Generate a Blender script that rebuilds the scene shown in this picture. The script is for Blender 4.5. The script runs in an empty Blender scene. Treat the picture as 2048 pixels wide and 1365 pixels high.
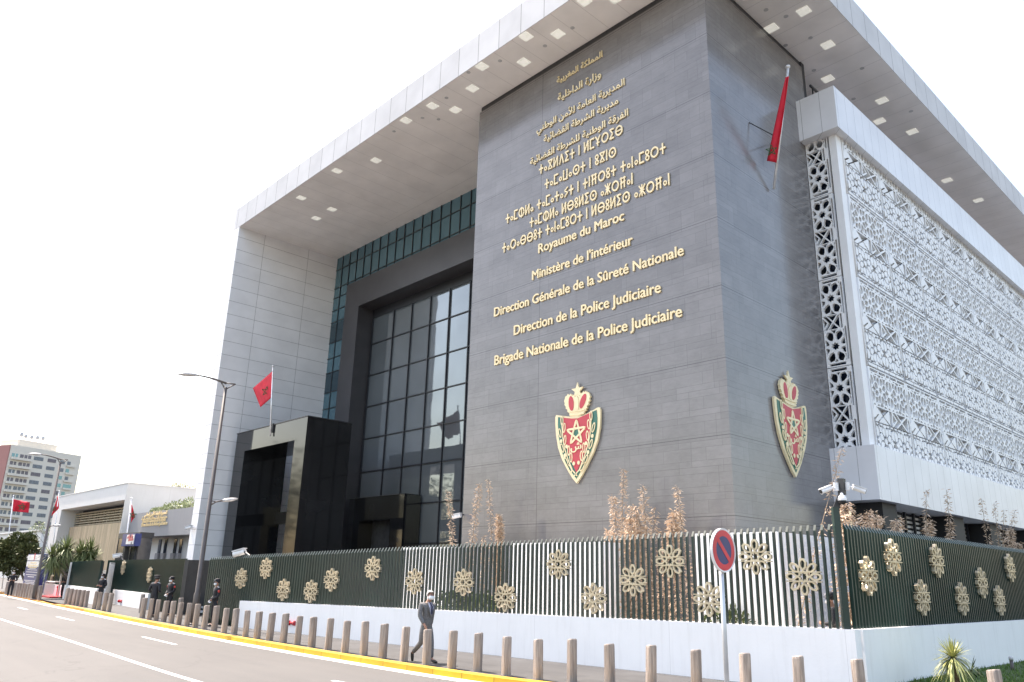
import bpy, bmesh, math, random
from mathutils import Vector, Matrix
random.seed(7)
S = bpy.context.scene
COL = S.collection
R_ = math.radians

# ---------------------------------------------------------------- camera
YAW, PIT, ROL, FPX, CH = R_(-47.1), R_(17.05), R_(1.5), 1540.0, 2.17
_f = Vector((math.sin(YAW)*math.cos(PIT), math.cos(YAW)*math.cos(PIT), math.sin(PIT)))
_r = Vector((math.cos(YAW), -math.sin(YAW), 0))
_u = _r.cross(_f)
CR = _r*math.cos(ROL) + _u*math.sin(ROL)
CU = -_r*math.sin(ROL) + _u*math.cos(ROL)
CF = _f
CP = Vector((0, 0, CH))
cam = bpy.data.cameras.new('camera')
cam.sensor_width = 36.0
cam.lens = FPX/2048*36
cam.clip_end = 4000
camo = bpy.data.objects.new('camera', cam)
COL.objects.link(camo)
camo.matrix_world = Matrix(((CR.x, CU.x, -CF.x, CP.x), (CR.y, CU.y, -CF.y, CP.y), (CR.z, CU.z, -CF.z, CP.z), (0, 0, 0, 1)))
S.camera = camo

# ---------------------------------------------------------------- light
SUNV = Vector((-0.5, -0.05, 0.86)).normalized()
w = bpy.data.worlds.new("World")
S.world = w
w.use_nodes = True
nt = w.node_tree
sky = nt.nodes.new('ShaderNodeTexSky')
sky.sky_type = 'NISHITA'
sky.sun_disc = False
sky.sun_elevation = math.asin(SUNV.z)
sky.sun_rotation = math.atan2(SUNV.x, SUNV.y)
sky.air_density = 1.5
sky.dust_density = 3.0
sky.ozone_density = 1.6
bg = nt.nodes['Background']
bg.inputs['Strength'].default_value = 0.15
nt.links.new(sky.outputs[0], bg.inputs[0])
sl = bpy.data.lights.new('sun', 'SUN')
sl.energy = 3.6
sl.angle = R_(0.5)
sl.color = (1.0, 0.965, 0.91)
slo = bpy.data.objects.new('sun', sl)
COL.objects.link(slo)
slo.rotation_euler = (-SUNV).to_track_quat('-Z', 'Y').to_euler()
S.view_settings.view_transform = 'Standard'
S.view_settings.look = 'None'
S.view_settings.exposure = 1.63
S.view_settings.use_white_balance = True
S.view_settings.white_balance_temperature = 7250
S.view_settings.white_balance_tint = 15
S.view_settings.gamma = 1.0
S.cycles.max_bounces = 8
S.cycles.diffuse_bounces = 4
S.cycles.caustics_reflective = False
S.cycles.caustics_refractive = False


# a photo point (2048 wide) turned into a place in the world
def ray(u, v):
    return CR*((u-1024)/FPX) + CU*(-(v-682.5)/FPX) + CF


def at(u, v, **k):
    ax = list(k)[0]
    i = 'xyz'.index(ax)
    d = ray(u, v)
    return CP + d*((k[ax]-CP[i])/d[i])


def atd(u, v, p):
    """the point seen at (u,v) at the depth of p"""
    return CP + ray(u, v)*((Vector(p)-CP).dot(CF))


# ---------------------------------------------------------------- materials
def _new(name):
    m = bpy.data.materials.new(name)
    m.use_nodes = True
    n = m.node_tree
    b = n.nodes['Principled BSDF']
    return m, n, b


def N(n, t, **k):
    x = n.nodes.new(t)
    for a, v in k.items():
        setattr(x, a, v)
    return x


def mathn(n, op, a, b=None):
    x = N(n, 'ShaderNodeMath', operation=op)
    for i, q in enumerate((a, b)):
        if q is None:
            continue
        if isinstance(q, (int, float)):
            x.inputs[i].default_value = q
        else:
            n.links.new(q, x.inputs[i])
    return x.outputs[0]


def mixc(n, fac, a, b, bt='MIX'):
    x = N(n, 'ShaderNodeMix', data_type='RGBA', blend_type=bt)
    for i, q in ((0, fac), (6, a), (7, b)):
        if isinstance(q, (int, float)):
            x.inputs[i].default_value = q
        elif isinstance(q, tuple):
            x.inputs[i].default_value = (q+(1,))[:4]
        else:
            n.links.new(q, x.inputs[i])
    return x.outputs[2]


def noise(n, vec, scale, detail=4, rough=.55, lo=.35, hi=.65):
    t = N(n, 'ShaderNodeTexNoise')
    t.inputs['Scale'].default_value = scale
    t.inputs['Detail'].default_value = detail
    t.inputs['Roughness'].default_value = rough
    if vec is not None:
        n.links.new(vec, t.inputs['Vector'])
    m = N(n, 'ShaderNodeMapRange')
    m.inputs[1].default_value = lo
    m.inputs[2].default_value = hi
    n.links.new(t.outputs['Fac'], m.inputs[0])
    return m.outputs[0]


def coords(n, scale=(1, 1, 1)):
    g = N(n, 'ShaderNodeNewGeometry')
    mp = N(n, 'ShaderNodeMapping')
    mp.inputs['Scale'].default_value = scale
    n.links.new(g.outputs['Position'], mp.inputs['Vector'])
    return mp.outputs[0]


def mat(name, col, rough=.6, metal=0., var=.12, scale=3., stretch=(1, 1, 1), bump=0., bscale=40., spec=.5, emis=None, estr=1., local=False):
    m, n, b = _new(name)
    if local:
        tc = N(n, 'ShaderNodeTexCoord')
        mp = N(n, 'ShaderNodeMapping')
        mp.inputs['Scale'].default_value = stretch
        n.links.new(tc.outputs['Object'], mp.inputs['Vector'])
        v = mp.outputs[0]
    else:
        v = coords(n, stretch)
    f = noise(n, v, scale)
    dk = tuple(c*(1-var) for c in col)
    lt = tuple(min(1, c*(1+var)) for c in col)
    n.links.new(mixc(n, f, dk, lt), b.inputs['Base Color'])
    b.inputs['Roughness'].default_value = rough
    b.inputs['Metallic'].default_value = metal
    b.inputs['Specular IOR Level'].default_value = spec
    if bump:
        f2 = noise(n, v, bscale, 6, .6, .2, .8)
        bp = N(n, 'ShaderNodeBump')
        bp.inputs['Strength'].default_value = bump
        bp.inputs['Distance'].default_value = .02
        n.links.new(f2, bp.inputs['Height'])
        n.links.new(bp.outputs[0], b.inputs['Normal'])
    if emis:
        b.inputs['Emission Color'].default_value = emis+(1,)
        b.inputs['Emission Strength'].default_value = estr
    return m


def uvwall(n):
    """(x+y, z) so that one pattern runs round both faces of a block"""
    g = N(n, 'ShaderNodeNewGeometry')
    s = N(n, 'ShaderNodeSeparateXYZ')
    n.links.new(g.outputs['Position'], s.inputs[0])
    return g.outputs['Position'], mathn(n, 'ADD', s.outputs[0], s.outputs[1]), s.outputs[2], s


def comb(n, x, y, z=0.):
    c = N(n, 'ShaderNodeCombineXYZ')
    for i, q in enumerate((x, y, z)):
        if isinstance(q, (int, float)):
            c.inputs[i].default_value = q
        else:
            n.links.new(q, c.inputs[i])
    return c.outputs[0]


def brick(n, vec, bw, rh, mortar, offset=.5, c1=(0, 0, 0), c2=(1, 1, 1), mc=(0, 0, 0)):
    t = N(n, 'ShaderNodeTexBrick')
    t.offset = offset
    t.inputs['Scale'].default_value = 1
    t.inputs['Brick Width'].default_value = bw
    t.inputs['Row Height'].default_value = rh
    t.inputs['Mortar Size'].default_value = mortar
    t.inputs['Mortar Smooth'].default_value = 0
    t.inputs['Bias'].default_value = 0
    t.inputs['Color1'].default_value = c1+(1,)
    t.inputs['Color2'].default_value = c2+(1,)
    t.inputs['Mortar'].default_value = mc+(1,)
    n.links.new(vec, t.inputs['Vector'])
    return t


def mat_slate():
    m, n, b = _new('grey_slate_cladding')
    pos, h, z, s = uvwall(n)
    v = comb(n, h, z)
    t1 = brick(n, v, 1.7, .43, .006, .37)
    t2 = brick(n, comb(n, mathn(n, 'ADD', h, 3.1), mathn(n, 'ADD', z, .21)), 2.6, .86, .007, .61)
    big = brick(n, comb(n, h, mathn(n, 'SUBTRACT', z, 4.2)), 400., 2.58, .011, 0.)
    f1 = noise(n, comb(n, h, z, 0.), .9, 6, .65, .3, .7)
    mp = N(n, 'ShaderNodeMapping')
    mp.inputs['Scale'].default_value = (2.2, 7., 1)
    mp.inputs['Rotation'].default_value = (0, 0, .35)
    n.links.new(v, mp.inputs[0])
    f2 = noise(n, mp.outputs[0], 1.3, 8, .7, .35, .75)
    base = mixc(n, f1, (.168, .16, .162), (.222, .212, .215))
    base = mixc(n, mathn(n, 'MULTIPLY', f2, .42), base, (.28, .272, .268))
    base = mixc(n, .065, base, t1.outputs['Color'], 'OVERLAY')
    base = mixc(n, .065, base, t2.outputs['Color'], 'OVERLAY')
    j = mathn(n, 'MAXIMUM', mathn(n, 'MULTIPLY', t1.outputs['Fac'], .3), mathn(n, 'MULTIPLY', t2.outputs['Fac'], .35))
    j = mathn(n, 'MAXIMUM', j, mathn(n, 'MULTIPLY', big.outputs['Fac'], .8))
    base = mixc(n, j, base, (.05, .05, .05))
    n.links.new(base, b.inputs['Base Color'])
    b.inputs['Roughness'].default_value = .17
    bp = N(n, 'ShaderNodeBump')
    bp.inputs['Strength'].default_value = .04
    bp.inputs['Distance'].default_value = .01
    n.links.new(f2, bp.inputs['Height'])
    n.links.new(bp.outputs[0], b.inputs['Normal'])
    return m


def mat_panel(name, col, bw, rh, mort=.012, offset=0., rough=.35, oh=0., oz=0., seam=.45, var=.05, plan=False, metal=0., ior=1.5):
    """sheet panels with open seams; plan=True lays the grid on the horizontal"""
    m, n, b = _new(name)
    pos, h, z, s = uvwall(n)
    if plan:
        h, z = s.outputs[0], s.outputs[1]
    v = comb(n, mathn(n, 'ADD', h, oh), mathn(n, 'ADD', z, oz))
    t = brick(n, v, bw, rh, mort, offset)
    f = noise(n, v, .6, 3)
    base = mixc(n, f, tuple(c*(1-var) for c in col), tuple(min(1, c*(1+var)) for c in col))
    base = mixc(n, var*1.2, base, t.outputs['Color'], 'OVERLAY')
    base = mixc(n, t.outputs['Fac'], base, tuple(c*seam for c in col))
    n.links.new(base, b.inputs['Base Color'])
    b.inputs['Roughness'].default_value = rough
    b.inputs['Metallic'].default_value = metal
    b.inputs['IOR'].default_value = ior
    return m


def mat_wood():
    m, n, b = _new('pale_wood_boards')
    pos, h, z, s = uvwall(n)
    v = comb(n, h, z)
    t = brick(n, v, .24, 40., .006, 0.)
    f = noise(n, comb(n, mathn(n, 'MULTIPLY', h, 9.), mathn(n, 'MULTIPLY', z, .7)), 1., 5)
    base = mixc(n, f, (.36, .27, .17), (.5, .39, .26))
    base = mixc(n, .2, base, t.outputs['Color'], 'OVERLAY')
    base = mixc(n, t.outputs['Fac'], base, (.18, .13, .08))
    n.links.new(base, b.inputs['Base Color'])
    return m


def mat_road():
    m, n, b = _new('pale_asphalt')
    v = coords(n)
    f1 = noise(n, v, .22, 5, .6, .3, .7)
    f2 = noise(n, v, 30., 6, .7, .25, .75)
    st = coords(n, (.12, 2.2, 1))
    f3 = noise(n, st, 1., 5, .6, .35, .75)
    base = mixc(n, f1, (.068, .067, .066), (.086, .084, .082))
    base = mixc(n, mathn(n, 'MULTIPLY', f3, .4), base, (.106, .1, .096))
    base = mixc(n, mathn(n, 'MULTIPLY', f2, .35), base, (.1, .1, .1))
    g = N(n, 'ShaderNodeNewGeometry')
    vo = N(n, 'ShaderNodeTexVoronoi', feature='DISTANCE_TO_EDGE')
    vo.inputs['Scale'].default_value = .16
    wv = N(n, 'ShaderNodeTexNoise')
    wv.inputs['Scale'].default_value = .8
    wv.inputs['Detail'].default_value = 6
    n.links.new(v, wv.inputs['Vector'])
    dv = N(n, 'ShaderNodeVectorMath', operation='ADD')
    n.links.new(v, dv.inputs[0])
    sc = N(n, 'ShaderNodeVectorMath', operation='SCALE')
    n.links.new(wv.outputs['Color'], sc.inputs[0])
    sc.inputs['Scale'].default_value = 1.6
    n.links.new(sc.outputs[0], dv.inputs[1])
    n.links.new(dv.outputs[0], vo.inputs['Vector'])
    pt = noise(n, coords(n, (.3, .9, 1)), .35, 2, .4, .53, .56)
    base = mixc(n, mathn(n, 'MULTIPLY', pt, .22), base, (.1, .098, .096))
    oil = noise(n, v, 1.1, 3, .5, .68, .8)
    base = mixc(n, mathn(n, 'MULTIPLY', oil, .35), base, (.06, .06, .06))
    cr = mathn(n, 'LESS_THAN', vo.outputs['Distance'], .003)
    base = mixc(n, mathn(n, 'MULTIPLY', cr, .45), base, (.05, .05, .05))
    n.links.new(base, b.inputs['Base Color'])
    b.inputs['Roughness'].default_value = .85
    bp = N(n, 'ShaderNodeBump')
    bp.inputs['Strength'].default_value = .3
    bp.inputs['Distance'].default_value = .01
    n.links.new(f2, bp.inputs['Height'])
    n.links.new(bp.outputs[0], b.inputs['Normal'])
    return m


def mat_pave():
    m, n, b = _new('grey_paving')
    v = coords(n)
    t = brick(n, v, .6, .4, .006, .5)
    f1 = noise(n, v, .5, 6, .6, .3, .7)
    f2 = noise(n, v, 22., 5, .7, .25, .75)
    base = mixc(n, f1, (.048, .048, .05), (.066, .066, .067))
    base = mixc(n, mathn(n, 'MULTIPLY', f2, .3), base, (.04, .04, .04))
    base = mixc(n, .18, base, t.outputs['Color'], 'OVERLAY')
    base = mixc(n, mathn(n, 'MULTIPLY', t.outputs['Fac'], .5), base, (.11, .11, .11))
    n.links.new(base, b.inputs['Base Color'])
    b.inputs['Roughness'].default_value = .8
    return m


def mat_render_wall(name, col):
    """painted render with faint stains and rain streaks"""
    m, n, b = _new(name)
    pos, h, z, s = uvwall(n)
    f1 = noise(n, comb(n, h, z), .8, 6, .6, .3, .75)
    f2 = noise(n, comb(n, mathn(n, 'MULTIPLY', h, 6.), mathn(n, 'MULTIPLY', z, .6)), 1., 6, .65, .5, .85)
    base = mixc(n, f1, col, tuple(c*.93 for c in col))
    base = mixc(n, mathn(n, 'MULTIPLY', f2, .22), base, (.45, .43, .4))
    jt = brick(n, comb(n, h, z), 4.7, 60., .006, 0.)
    base = mixc(n, mathn(n, 'MULTIPLY', jt.outputs['Fac'], .35), base, (.3, .29, .28))
    n.links.new(base, b.inputs['Base Color'])
    b.inputs['Roughness'].default_value = .75
    f3 = noise(n, pos, 18., 6, .7, .2, .8)
    bp = N(n, 'ShaderNodeBump')
    bp.inputs['Strength'].default_value = .2
    bp.inputs['Distance'].default_value = .01
    n.links.new(f3, bp.inputs['Height'])
    n.links.new(bp.outputs[0], b.inputs['Normal'])
    return m


def mat_leaf(name, c1, c2, rough=.5, sc=2.):
    m, n, b = _new(name)
    oi = N(n, 'ShaderNodeNewGeometry')
    f = noise(n, oi.outputs['Position'], sc, 3, .6, .3, .7)
    ri = mathn(n, 'MULTIPLY', oi.outputs['Random Per Island'], .6)
    ff = mathn(n, 'ADD', mathn(n, 'MULTIPLY', f, .5), ri)
    n.links.new(mixc(n, ff, c1, c2), b.inputs['Base Color'])
    b.inputs['Roughness'].default_value = rough
    b.inputs['Specular IOR Level'].default_value = .25
    return m


def mat_glass(name, col, metal=1., rough=.03, var=.1, sc=.25):
    m, n, b = _new(name)
    v = coords(n)
    f = noise(n, v, sc, 2)
    n.links.new(mixc(n, f, tuple(c*(1-var) for c in col), tuple(c*(1+var) for c in col)), b.inputs['Base Color'])
    b.inputs['Metallic'].default_value = metal
    b.inputs['Roughness'].default_value = rough
    bp = N(n, 'ShaderNodeBump')
    bp.inputs['Strength'].default_value = .02
    bp.inputs['Distance'].default_value = .05
    n.links.new(noise(n, v, .9, 1), bp.inputs['Height'])
    n.links.new(bp.outputs[0], b.inputs['Normal'])
    return m


M = {}
M['slate'] = mat_slate()
M['road'] = mat_road()
M['pave'] = mat_pave()
M['pier'] = mat_panel('white_cladding_panels', (.86, .86, .87), 3.5, .95, .013, 0., .5, oh=.0, oz=.2, ior=1.2)
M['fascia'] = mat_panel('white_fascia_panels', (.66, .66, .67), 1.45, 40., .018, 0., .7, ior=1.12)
M['soffit'] = mat_panel('soffit_panels', (.9, .87, .85), 1.2, 60., .012, 0., .5, plan=True, seam=.75)
M['soffit_side'] = mat_panel('soffit_panels_side', (.9, .87, .85), 60., 1.2, .012, 0., .5, plan=True, seam=.75)
M['box'] = mat_panel('beam_panels', (.8, .8, .82), .85, 40., .01, 0., .35, oh=.1)
M['darkframe'] = mat('anthracite_cladding', (.055, .053, .058), .38, var=.1, scale=.8)
M['granite'] = mat_panel('polished_black_granite', (.014, .0145, .016), 1.2, 2., .004, 0., .06, seam=.4, var=.15, ior=1.56)
M['glass'] = mat_glass('mirror_glass', (.22, .245, .26), .55)
M['teal'] = mat_glass('teal_glass', (.14, .27, .33), .6, .12)
M['spandrel'] = mat_glass('dark_spandrel_glass', (.06, .11, .14), .6, .15)
M['blueglass'] = mat('dark_blue_glazing', (.012, .022, .05), .08, var=.3)
M['mullion'] = mat('dark_mullion', (.02, .022, .028), .4)
M['darkmetal'] = mat('dark_metal', (.03, .031, .034), .45)
M['black'] = mat('near_black_void', (.012, .012, .014), .6)
M['screen'] = mat('white_screen', (.91, .905, .9), .5, var=.04, scale=.7)
M['fin'] = mat('dark_green_fins', (.013, .034, .029), .32, var=.15, scale=1.2, spec=.5)
M['gold'] = mat('gold_letters', (.86, .7, .42), .4, .15, var=.05)
M['goldpaint'] = mat('pale_gold', (.85, .72, .46), .45, .1, var=.04)
M['bronze'] = mat('bronze_ornament', (.6, .52, .38), .3, .4, var=.15, scale=4.)
M['red'] = mat('red_enamel', (.55, .045, .07), .4, var=.05)
M['green'] = mat('green_enamel', (.03, .16, .12), .4, var=.05)
M['flagred'] = mat('red_flag_cloth', (.62, .012, .035), .75, var=.12, scale=2.)
M['flaggreen'] = mat('green_flag_star', (.02, .09, .035), .75)
M['whitewall'] = mat_render_wall('white_render', (.91, .91, .915))
M['whitewall2'] = mat_render_wall('off_white_render', (.7, .7, .69))
M['cream'] = mat_render_wall('cream_render', (.72, .66, .57))
M['brick'] = mat_render_wall('terracotta_render', (.42, .19, .17))
M['annex'] = mat_render_wall('grey_render', (.3, .3, .31))
M['wood'] = mat_wood()
M['woodtrim'] = mat('pale_wood_trim', (.45, .38, .27), .6)
M['stone'] = mat('beige_stone', (.29, .24, .205), .8, var=.3, scale=5., stretch=(3, 3, .5), bump=.3, bscale=30.)
M['yellow'] = mat_panel('yellow_kerb_paint', (.52, .3, .012), 1.0, 90., .012, 0., .7, plan=True, seam=.45, var=.14)
M['orange'] = mat_panel('orange_kerb_paint', (.5, .2, .016), 1.0, 90., .012, 0., .7, plan=True, seam=.45, var=.14)
M['whitepaint'] = mat('white_road_paint', (.62, .62, .61), .7, var=.18, scale=7.)
M['lamp'] = mat('lamp_post_paint', (.1, .085, .08), .45)
M['lamphead'] = mat('lamp_head_grey', (.5, .5, .51), .35)
M['alu'] = mat('white_aluminium', (.75, .75, .76), .3, .3)
M['galv'] = mat('galvanised_post', (.55, .56, .58), .38, .5)
M['camwhite'] = mat('camera_white', (.8, .8, .81), .3)
M['signwhite'] = mat('sign_white', (.8, .8, .8), .35)
M['signred'] = mat('sign_red', (.62, .03, .05), .35)
M['signblue'] = mat('sign_blue', (.025, .03, .13), .35)
M['blue'] = mat('totem_blue', (.018, .035, .17), .4)
M['hydrant'] = mat('hydrant_red', (.5, .03, .04), .4)
M['grass'] = mat_leaf('lawn_blades', (.05, .11, .018), (.12, .2, .045), .6)
M['lawn'] = mat('lawn_soil', (.05, .085, .022), .9, var=.4, scale=6.)
M['earth'] = mat('planting_earth', (.17, .13, .095), .9, var=.25, scale=2., bump=.3)
M['bark'] = mat('bark', (.13, .095, .07), .9, var=.35, scale=9., bump=.5)
M['palmtrunk'] = mat('palm_trunk', (.2, .12, .075), .85, var=.35, scale=12., stretch=(1, 1, 2), bump=.6)
M['darkleaf'] = mat_leaf('dark_foliage', (.034, .046, .018), (.14, .155, .065))
M['midleaf'] = mat_leaf('mid_foliage', (.04, .065, .02), (.13, .16, .06))
M['paleleaf'] = mat_leaf('pale_foliage', (.16, .2, .09), (.32, .36, .2))
M['yucca'] = mat_leaf('yucca_blades', (.26, .28, .07), (.62, .6, .28))
M['yuccadark'] = mat_leaf('cordyline_blades', (.08, .11, .04), (.24, .28, .13))
M['dry'] = mat_leaf('dry_bamboo_leaves', (.44, .3, .2), (.76, .6, .46), .8, 6.)
M['drystem'] = mat('dry_bamboo_stem', (.26, .19, .13), .8)
M['skin'] = mat('skin', (.36, .19, .135), .55, var=.06)
M['navy'] = mat('navy_uniform', (.013, .014, .02), .75, var=.2, scale=20.)
M['suit'] = mat('grey_suit', (.135, .135, .14), .75, var=.22, scale=24.)
M['shirt'] = mat('pale_shirt', (.55, .56, .68), .7)
M['tie'] = mat('dark_tie', (.02, .022, .06), .6)
M['shoe'] = mat('black_shoe', (.012, .012, .013), .35)
M['mask'] = mat('white_mask', (.72, .74, .76), .7)
M['glove'] = mat('white_glove', (.75, .75, .78), .7)
M['hairwhite'] = mat('white_hair', (.4, .39, .38), .9, var=.2, scale=60.)
M['hairdark'] = mat('dark_hair', (.015, .012, .011), .6)
M['badge'] = mat('red_badge', (.5, .04, .03), .6)
M['downlight'] = mat('downlight_diffuser', (.85, .87, .84), .4, emis=(.9, .95, .9), estr=.13)
M['kiosk'] = mat('smoked_glass', (.05, .053, .06), .15, var=.15)
M['silver'] = mat('silver_braid', (.6, .6, .62), .5, .3)


# ---------------------------------------------------------------- mesh helpers
class MB:
    def __init__(s):
        s.v = []
        s.f = []

    def add(s, vs, fs):
        o = len(s.v)
        s.v += [tuple(p) for p in vs]
        s.f += [tuple(i+o for i in q) for q in fs]
        return s

    def box(s, a, b):
        x0, y0, z0 = a
        x1, y1, z1 = b
        return s.add([(x0, y0, z0), (x1, y0, z0), (x1, y1, z0), (x0, y1, z0), (x0, y0, z1), (x1, y0, z1), (x1, y1, z1), (x0, y1, z1)],
                     [(0, 3, 2, 1), (4, 5, 6, 7), (0, 1, 5, 4), (1, 2, 6, 5), (2, 3, 7, 6), (3, 0, 4, 7)])

    def hexa(s, p):
        """8 corners, bottom ring then top ring"""
        return s.add(p, [(0, 3, 2, 1), (4, 5, 6, 7), (0, 1, 5, 4), (1, 2, 6, 5), (2, 3, 7, 6), (3, 0, 4, 7)])

    def beam(s, a, b, w, h, up=(0, 0, 1)):
        a, b = Vector(a), Vector(b)
        d = (b-a).normalized()
        up = Vector(up)
        if abs(d.dot(up)) > .99:
            up = Vector((0, 1, 0))
        x = d.cross(up).normalized()*(w/2)
        y = x.cross(d).normalized()*(h/2)
        return s.hexa([a-x-y, a+x-y, a+x+y, a-x+y, b-x-y, b+x-y, b+x+y, b-x+y])

    def tube(s, pts, rad, n=10, cap=True):
        pts = [Vector(p) for p in pts]
        if not isinstance(rad, (list, tuple)):
            rad = [rad]*len(pts)
        o = len(s.v)
        prev = None
        for i, p in enumerate(pts):
            d = (pts[min(i+1, len(pts)-1)]-pts[max(i-1, 0)]).normalized()
            if prev is None:
                up = Vector((0, 0, 1)) if abs(d.z) < .9 else Vector((1, 0, 0))
                x = d.cross(up).normalized()
            else:
                x = (prev-d*prev.dot(d)).normalized()
            prev = x
            y = d.cross(x)
            for k in range(n):
                a = 2*math.pi*k/n
                s.v.append(tuple(p+(x*math.cos(a)+y*math.sin(a))*rad[i]))
        for i in range(len(pts)-1):
            for k in range(n):
                a, b = o+i*n+k, o+i*n+(k+1) % n
                s.f.append((a, b, b+n, a+n))
        if cap:
            s.f.append(tuple(o+k for k in range(n))[::-1])
            s.f.append(tuple(o+(len(pts)-1)*n+k for k in range(n)))
        return s

    def lathe(s, prof, c=(0, 0, 0), n=20):
        """prof of (r,z)"""
        o = len(s.v)
        for r, z in prof:
            for k in range(n):
                a = 2*math.pi*k/n
                s.v.append((c[0]+r*math.cos(a), c[1]+r*math.sin(a), c[2]+z))
        for i in range(len(prof)-1):
            for k in range(n):
                a, b = o+i*n+k, o+i*n+(k+1) % n
                s.f.append((a, b, b+n, a+n))
        s.f.append(tuple(o+k for k in range(n))[::-1])
        s.f.append(tuple(o+(len(prof)-1)*n+k for k in range(n)))
        return s

    def prism(s, poly, fr, d0, d1):
        """poly of (a,b) in frame fr=(origin,ax,ay,an) from depth d0 to d1 along the normal"""
        O, ax, ay, an = fr
        n = len(poly)
        area = sum(poly[i][0]*poly[(i+1) % n][1]-poly[(i+1) % n][0]*poly[i][1] for i in range(n))
        if area < 0:
            poly = poly[::-1]
        o = len(s.v)
        for d in (d0, d1):
            for a, b in poly:
                s.v.append(tuple(O+ax*a+ay*b+an*d))
        s.f.append(tuple(o+i for i in range(n))[::-1])
        s.f.append(tuple(o+n+i for i in range(n)))
        for i in range(n):
            j = (i+1) % n
            s.f.append((o+i, o+j, o+n+j, o+n+i))
        return s

    def ring(s, outer, inner, fr, d0, d1):
        """a flat ring between two outlines of the same length"""
        O, ax, ay, an = fr
        n = len(outer)
        area = sum(outer[i][0]*outer[(i+1) % n][1]-outer[(i+1) % n][0]*outer[i][1] for i in range(n))
        if area < 0:
            outer, inner = outer[::-1], inner[::-1]
        o = len(s.v)
        for d in (d0, d1):
            for L in (outer, inner):
                for a, b in L:
                    s.v.append(tuple(O+ax*a+ay*b+an*d))
        for i in range(n):
            j = (i+1) % n
            s.f += [(o+2*n+i, o+2*n+j, o+3*n+j, o+3*n+i), (o+j, o+i, o+n+i, o+n+j), (o+i, o+j, o+2*n+j, o+2*n+i), (o+n+j, o+n+i, o+3*n+i, o+3*n+j)]
        return s

    def quad(s, a, b, c, d):
        return s.add([a, b, c, d], [(0, 1, 2, 3)])

    def mesh(s, name, smooth=False):
        me = bpy.data.meshes.new(name)
        me.from_pydata(s.v, [], s.f)
        me.update()
        if smooth:
            me.polygons.foreach_set('use_smooth', [True]*len(me.polygons))
        return me

    def build(s, name, m, parent=None, smooth=False, bevel=0., world=True):
        return link(name, s.mesh(name, smooth), m, parent, bevel, world)


def wloc(o):
    p = Vector((0, 0, 0))
    while o is not None:
        p += o.location
        o = o.parent
    return p


def link(name, me, m, parent=None, bevel=0., world=True):
    me.materials.clear()
    me.materials.append(m if not isinstance(m, str) else M[m])
    o = bpy.data.objects.new(name, me)
    COL.objects.link(o)
    if parent is not None:
        if world:
            o.location = -wloc(parent)
        o.parent = parent
    if bevel:
        b = o.modifiers.new('bevel', 'BEVEL')
        b.width = bevel
        b.segments = 2
        b.limit_method = 'ANGLE'
    return o


def tag(o, label, cat, group=None, kind=None):
    if label:
        o['label'] = label
    if cat:
        o['category'] = cat
    if group:
        o['group'] = group
    if kind:
        o['kind'] = kind
    return o


def thing(name, loc, label, cat, group=None, rz=0.):
    o = bpy.data.objects.new(name, None)
    o.empty_display_size = .3
    COL.objects.link(o)
    o.location = loc
    o.rotation_euler = (0, 0, rz)
    return tag(o, label, cat, group)


def struct(name, mb, m):
    return tag(mb.build(name, m), None, None, None, 'structure')


def dup(root, loc, rz, label=None, group=None):
    r = root.copy()
    COL.objects.link(r)
    r.location = loc
    r.rotation_euler = (0, 0, rz)
    if label:
        r['label'] = label
    if group:
        r['group'] = group
    for ch in list(root.children):
        c = ch.copy()
        COL.objects.link(c)
        c.parent = r
        for g in list(ch.children):
            d = g.copy()
            COL.objects.link(d)
            d.parent = c
    return r


X, Y, Z = Vector((1, 0, 0)), Vector((0, 1, 0)), Vector((0, 0, 1))


def frame(o, side='front'):
    """front faces -y (a along +x); right faces +x (a along +y)"""
    o = Vector(o)
    return (o, X, Z, -Y) if side == 'front' else (o, Y, Z, X)


ORD = ['', 'first', 'second', 'third', 'fourth', 'fifth', 'sixth', 'seventh', 'eighth', 'ninth', 'tenth', 'eleventh', 'twelfth', 'thirteenth', 'fourteenth', 'fifteenth', 'sixteenth']

# ================================================================ SETTING
ROADZ = -.14
struct('road', MB().quad((-900, -700, ROADZ), (700, -700, ROADZ), (700, 900, ROADZ), (-900, 900, ROADZ)), 'road')
KERB = [(-230, 27.), (-150, 21.), (-110, 17.7), (-78.2, 15.2), (-60.4, 14.15), (-54., 13.72), (-48.8, 13.48), (-39.7, 13.0), (-29.3, 12.62), (-22.8, 12.58), (-17., 12.72),
        (-14.1, 12.95), (-12.2, 13.32), (-10., 13.98), (-8., 14.68), (-6., 15.35), (-4., 16.5), (-2.6, 18.4), (-1.9, 22), (-1.8, 30), (-1.8, 90)]


def smooth_line(P, n=4):
    out = []
    for i in range(len(P)-1):
        p0, p1, p2, p3 = [Vector(P[max(0, min(len(P)-1, i+k))]) for k in (-1, 0, 1, 2)]
        for j in range(n):
            t = j/n
            out.append(.5*((2*p1)+(p2-p0)*t+(2*p0-5*p1+4*p2-p3)*t*t+(3*p1-p0-3*p2+p3)*t**3))
    out.append(Vector(P[-1]))
    return out


KL = smooth_line(KERB)


def offs(L, d):
    out = []
    for i, p in enumerate(L):
        t = (L[min(i+1, len(L)-1)]-L[max(i-1, 0)]).normalized()
        out.append(p+Vector((t.y, -t.x))*d)
    return out


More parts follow.
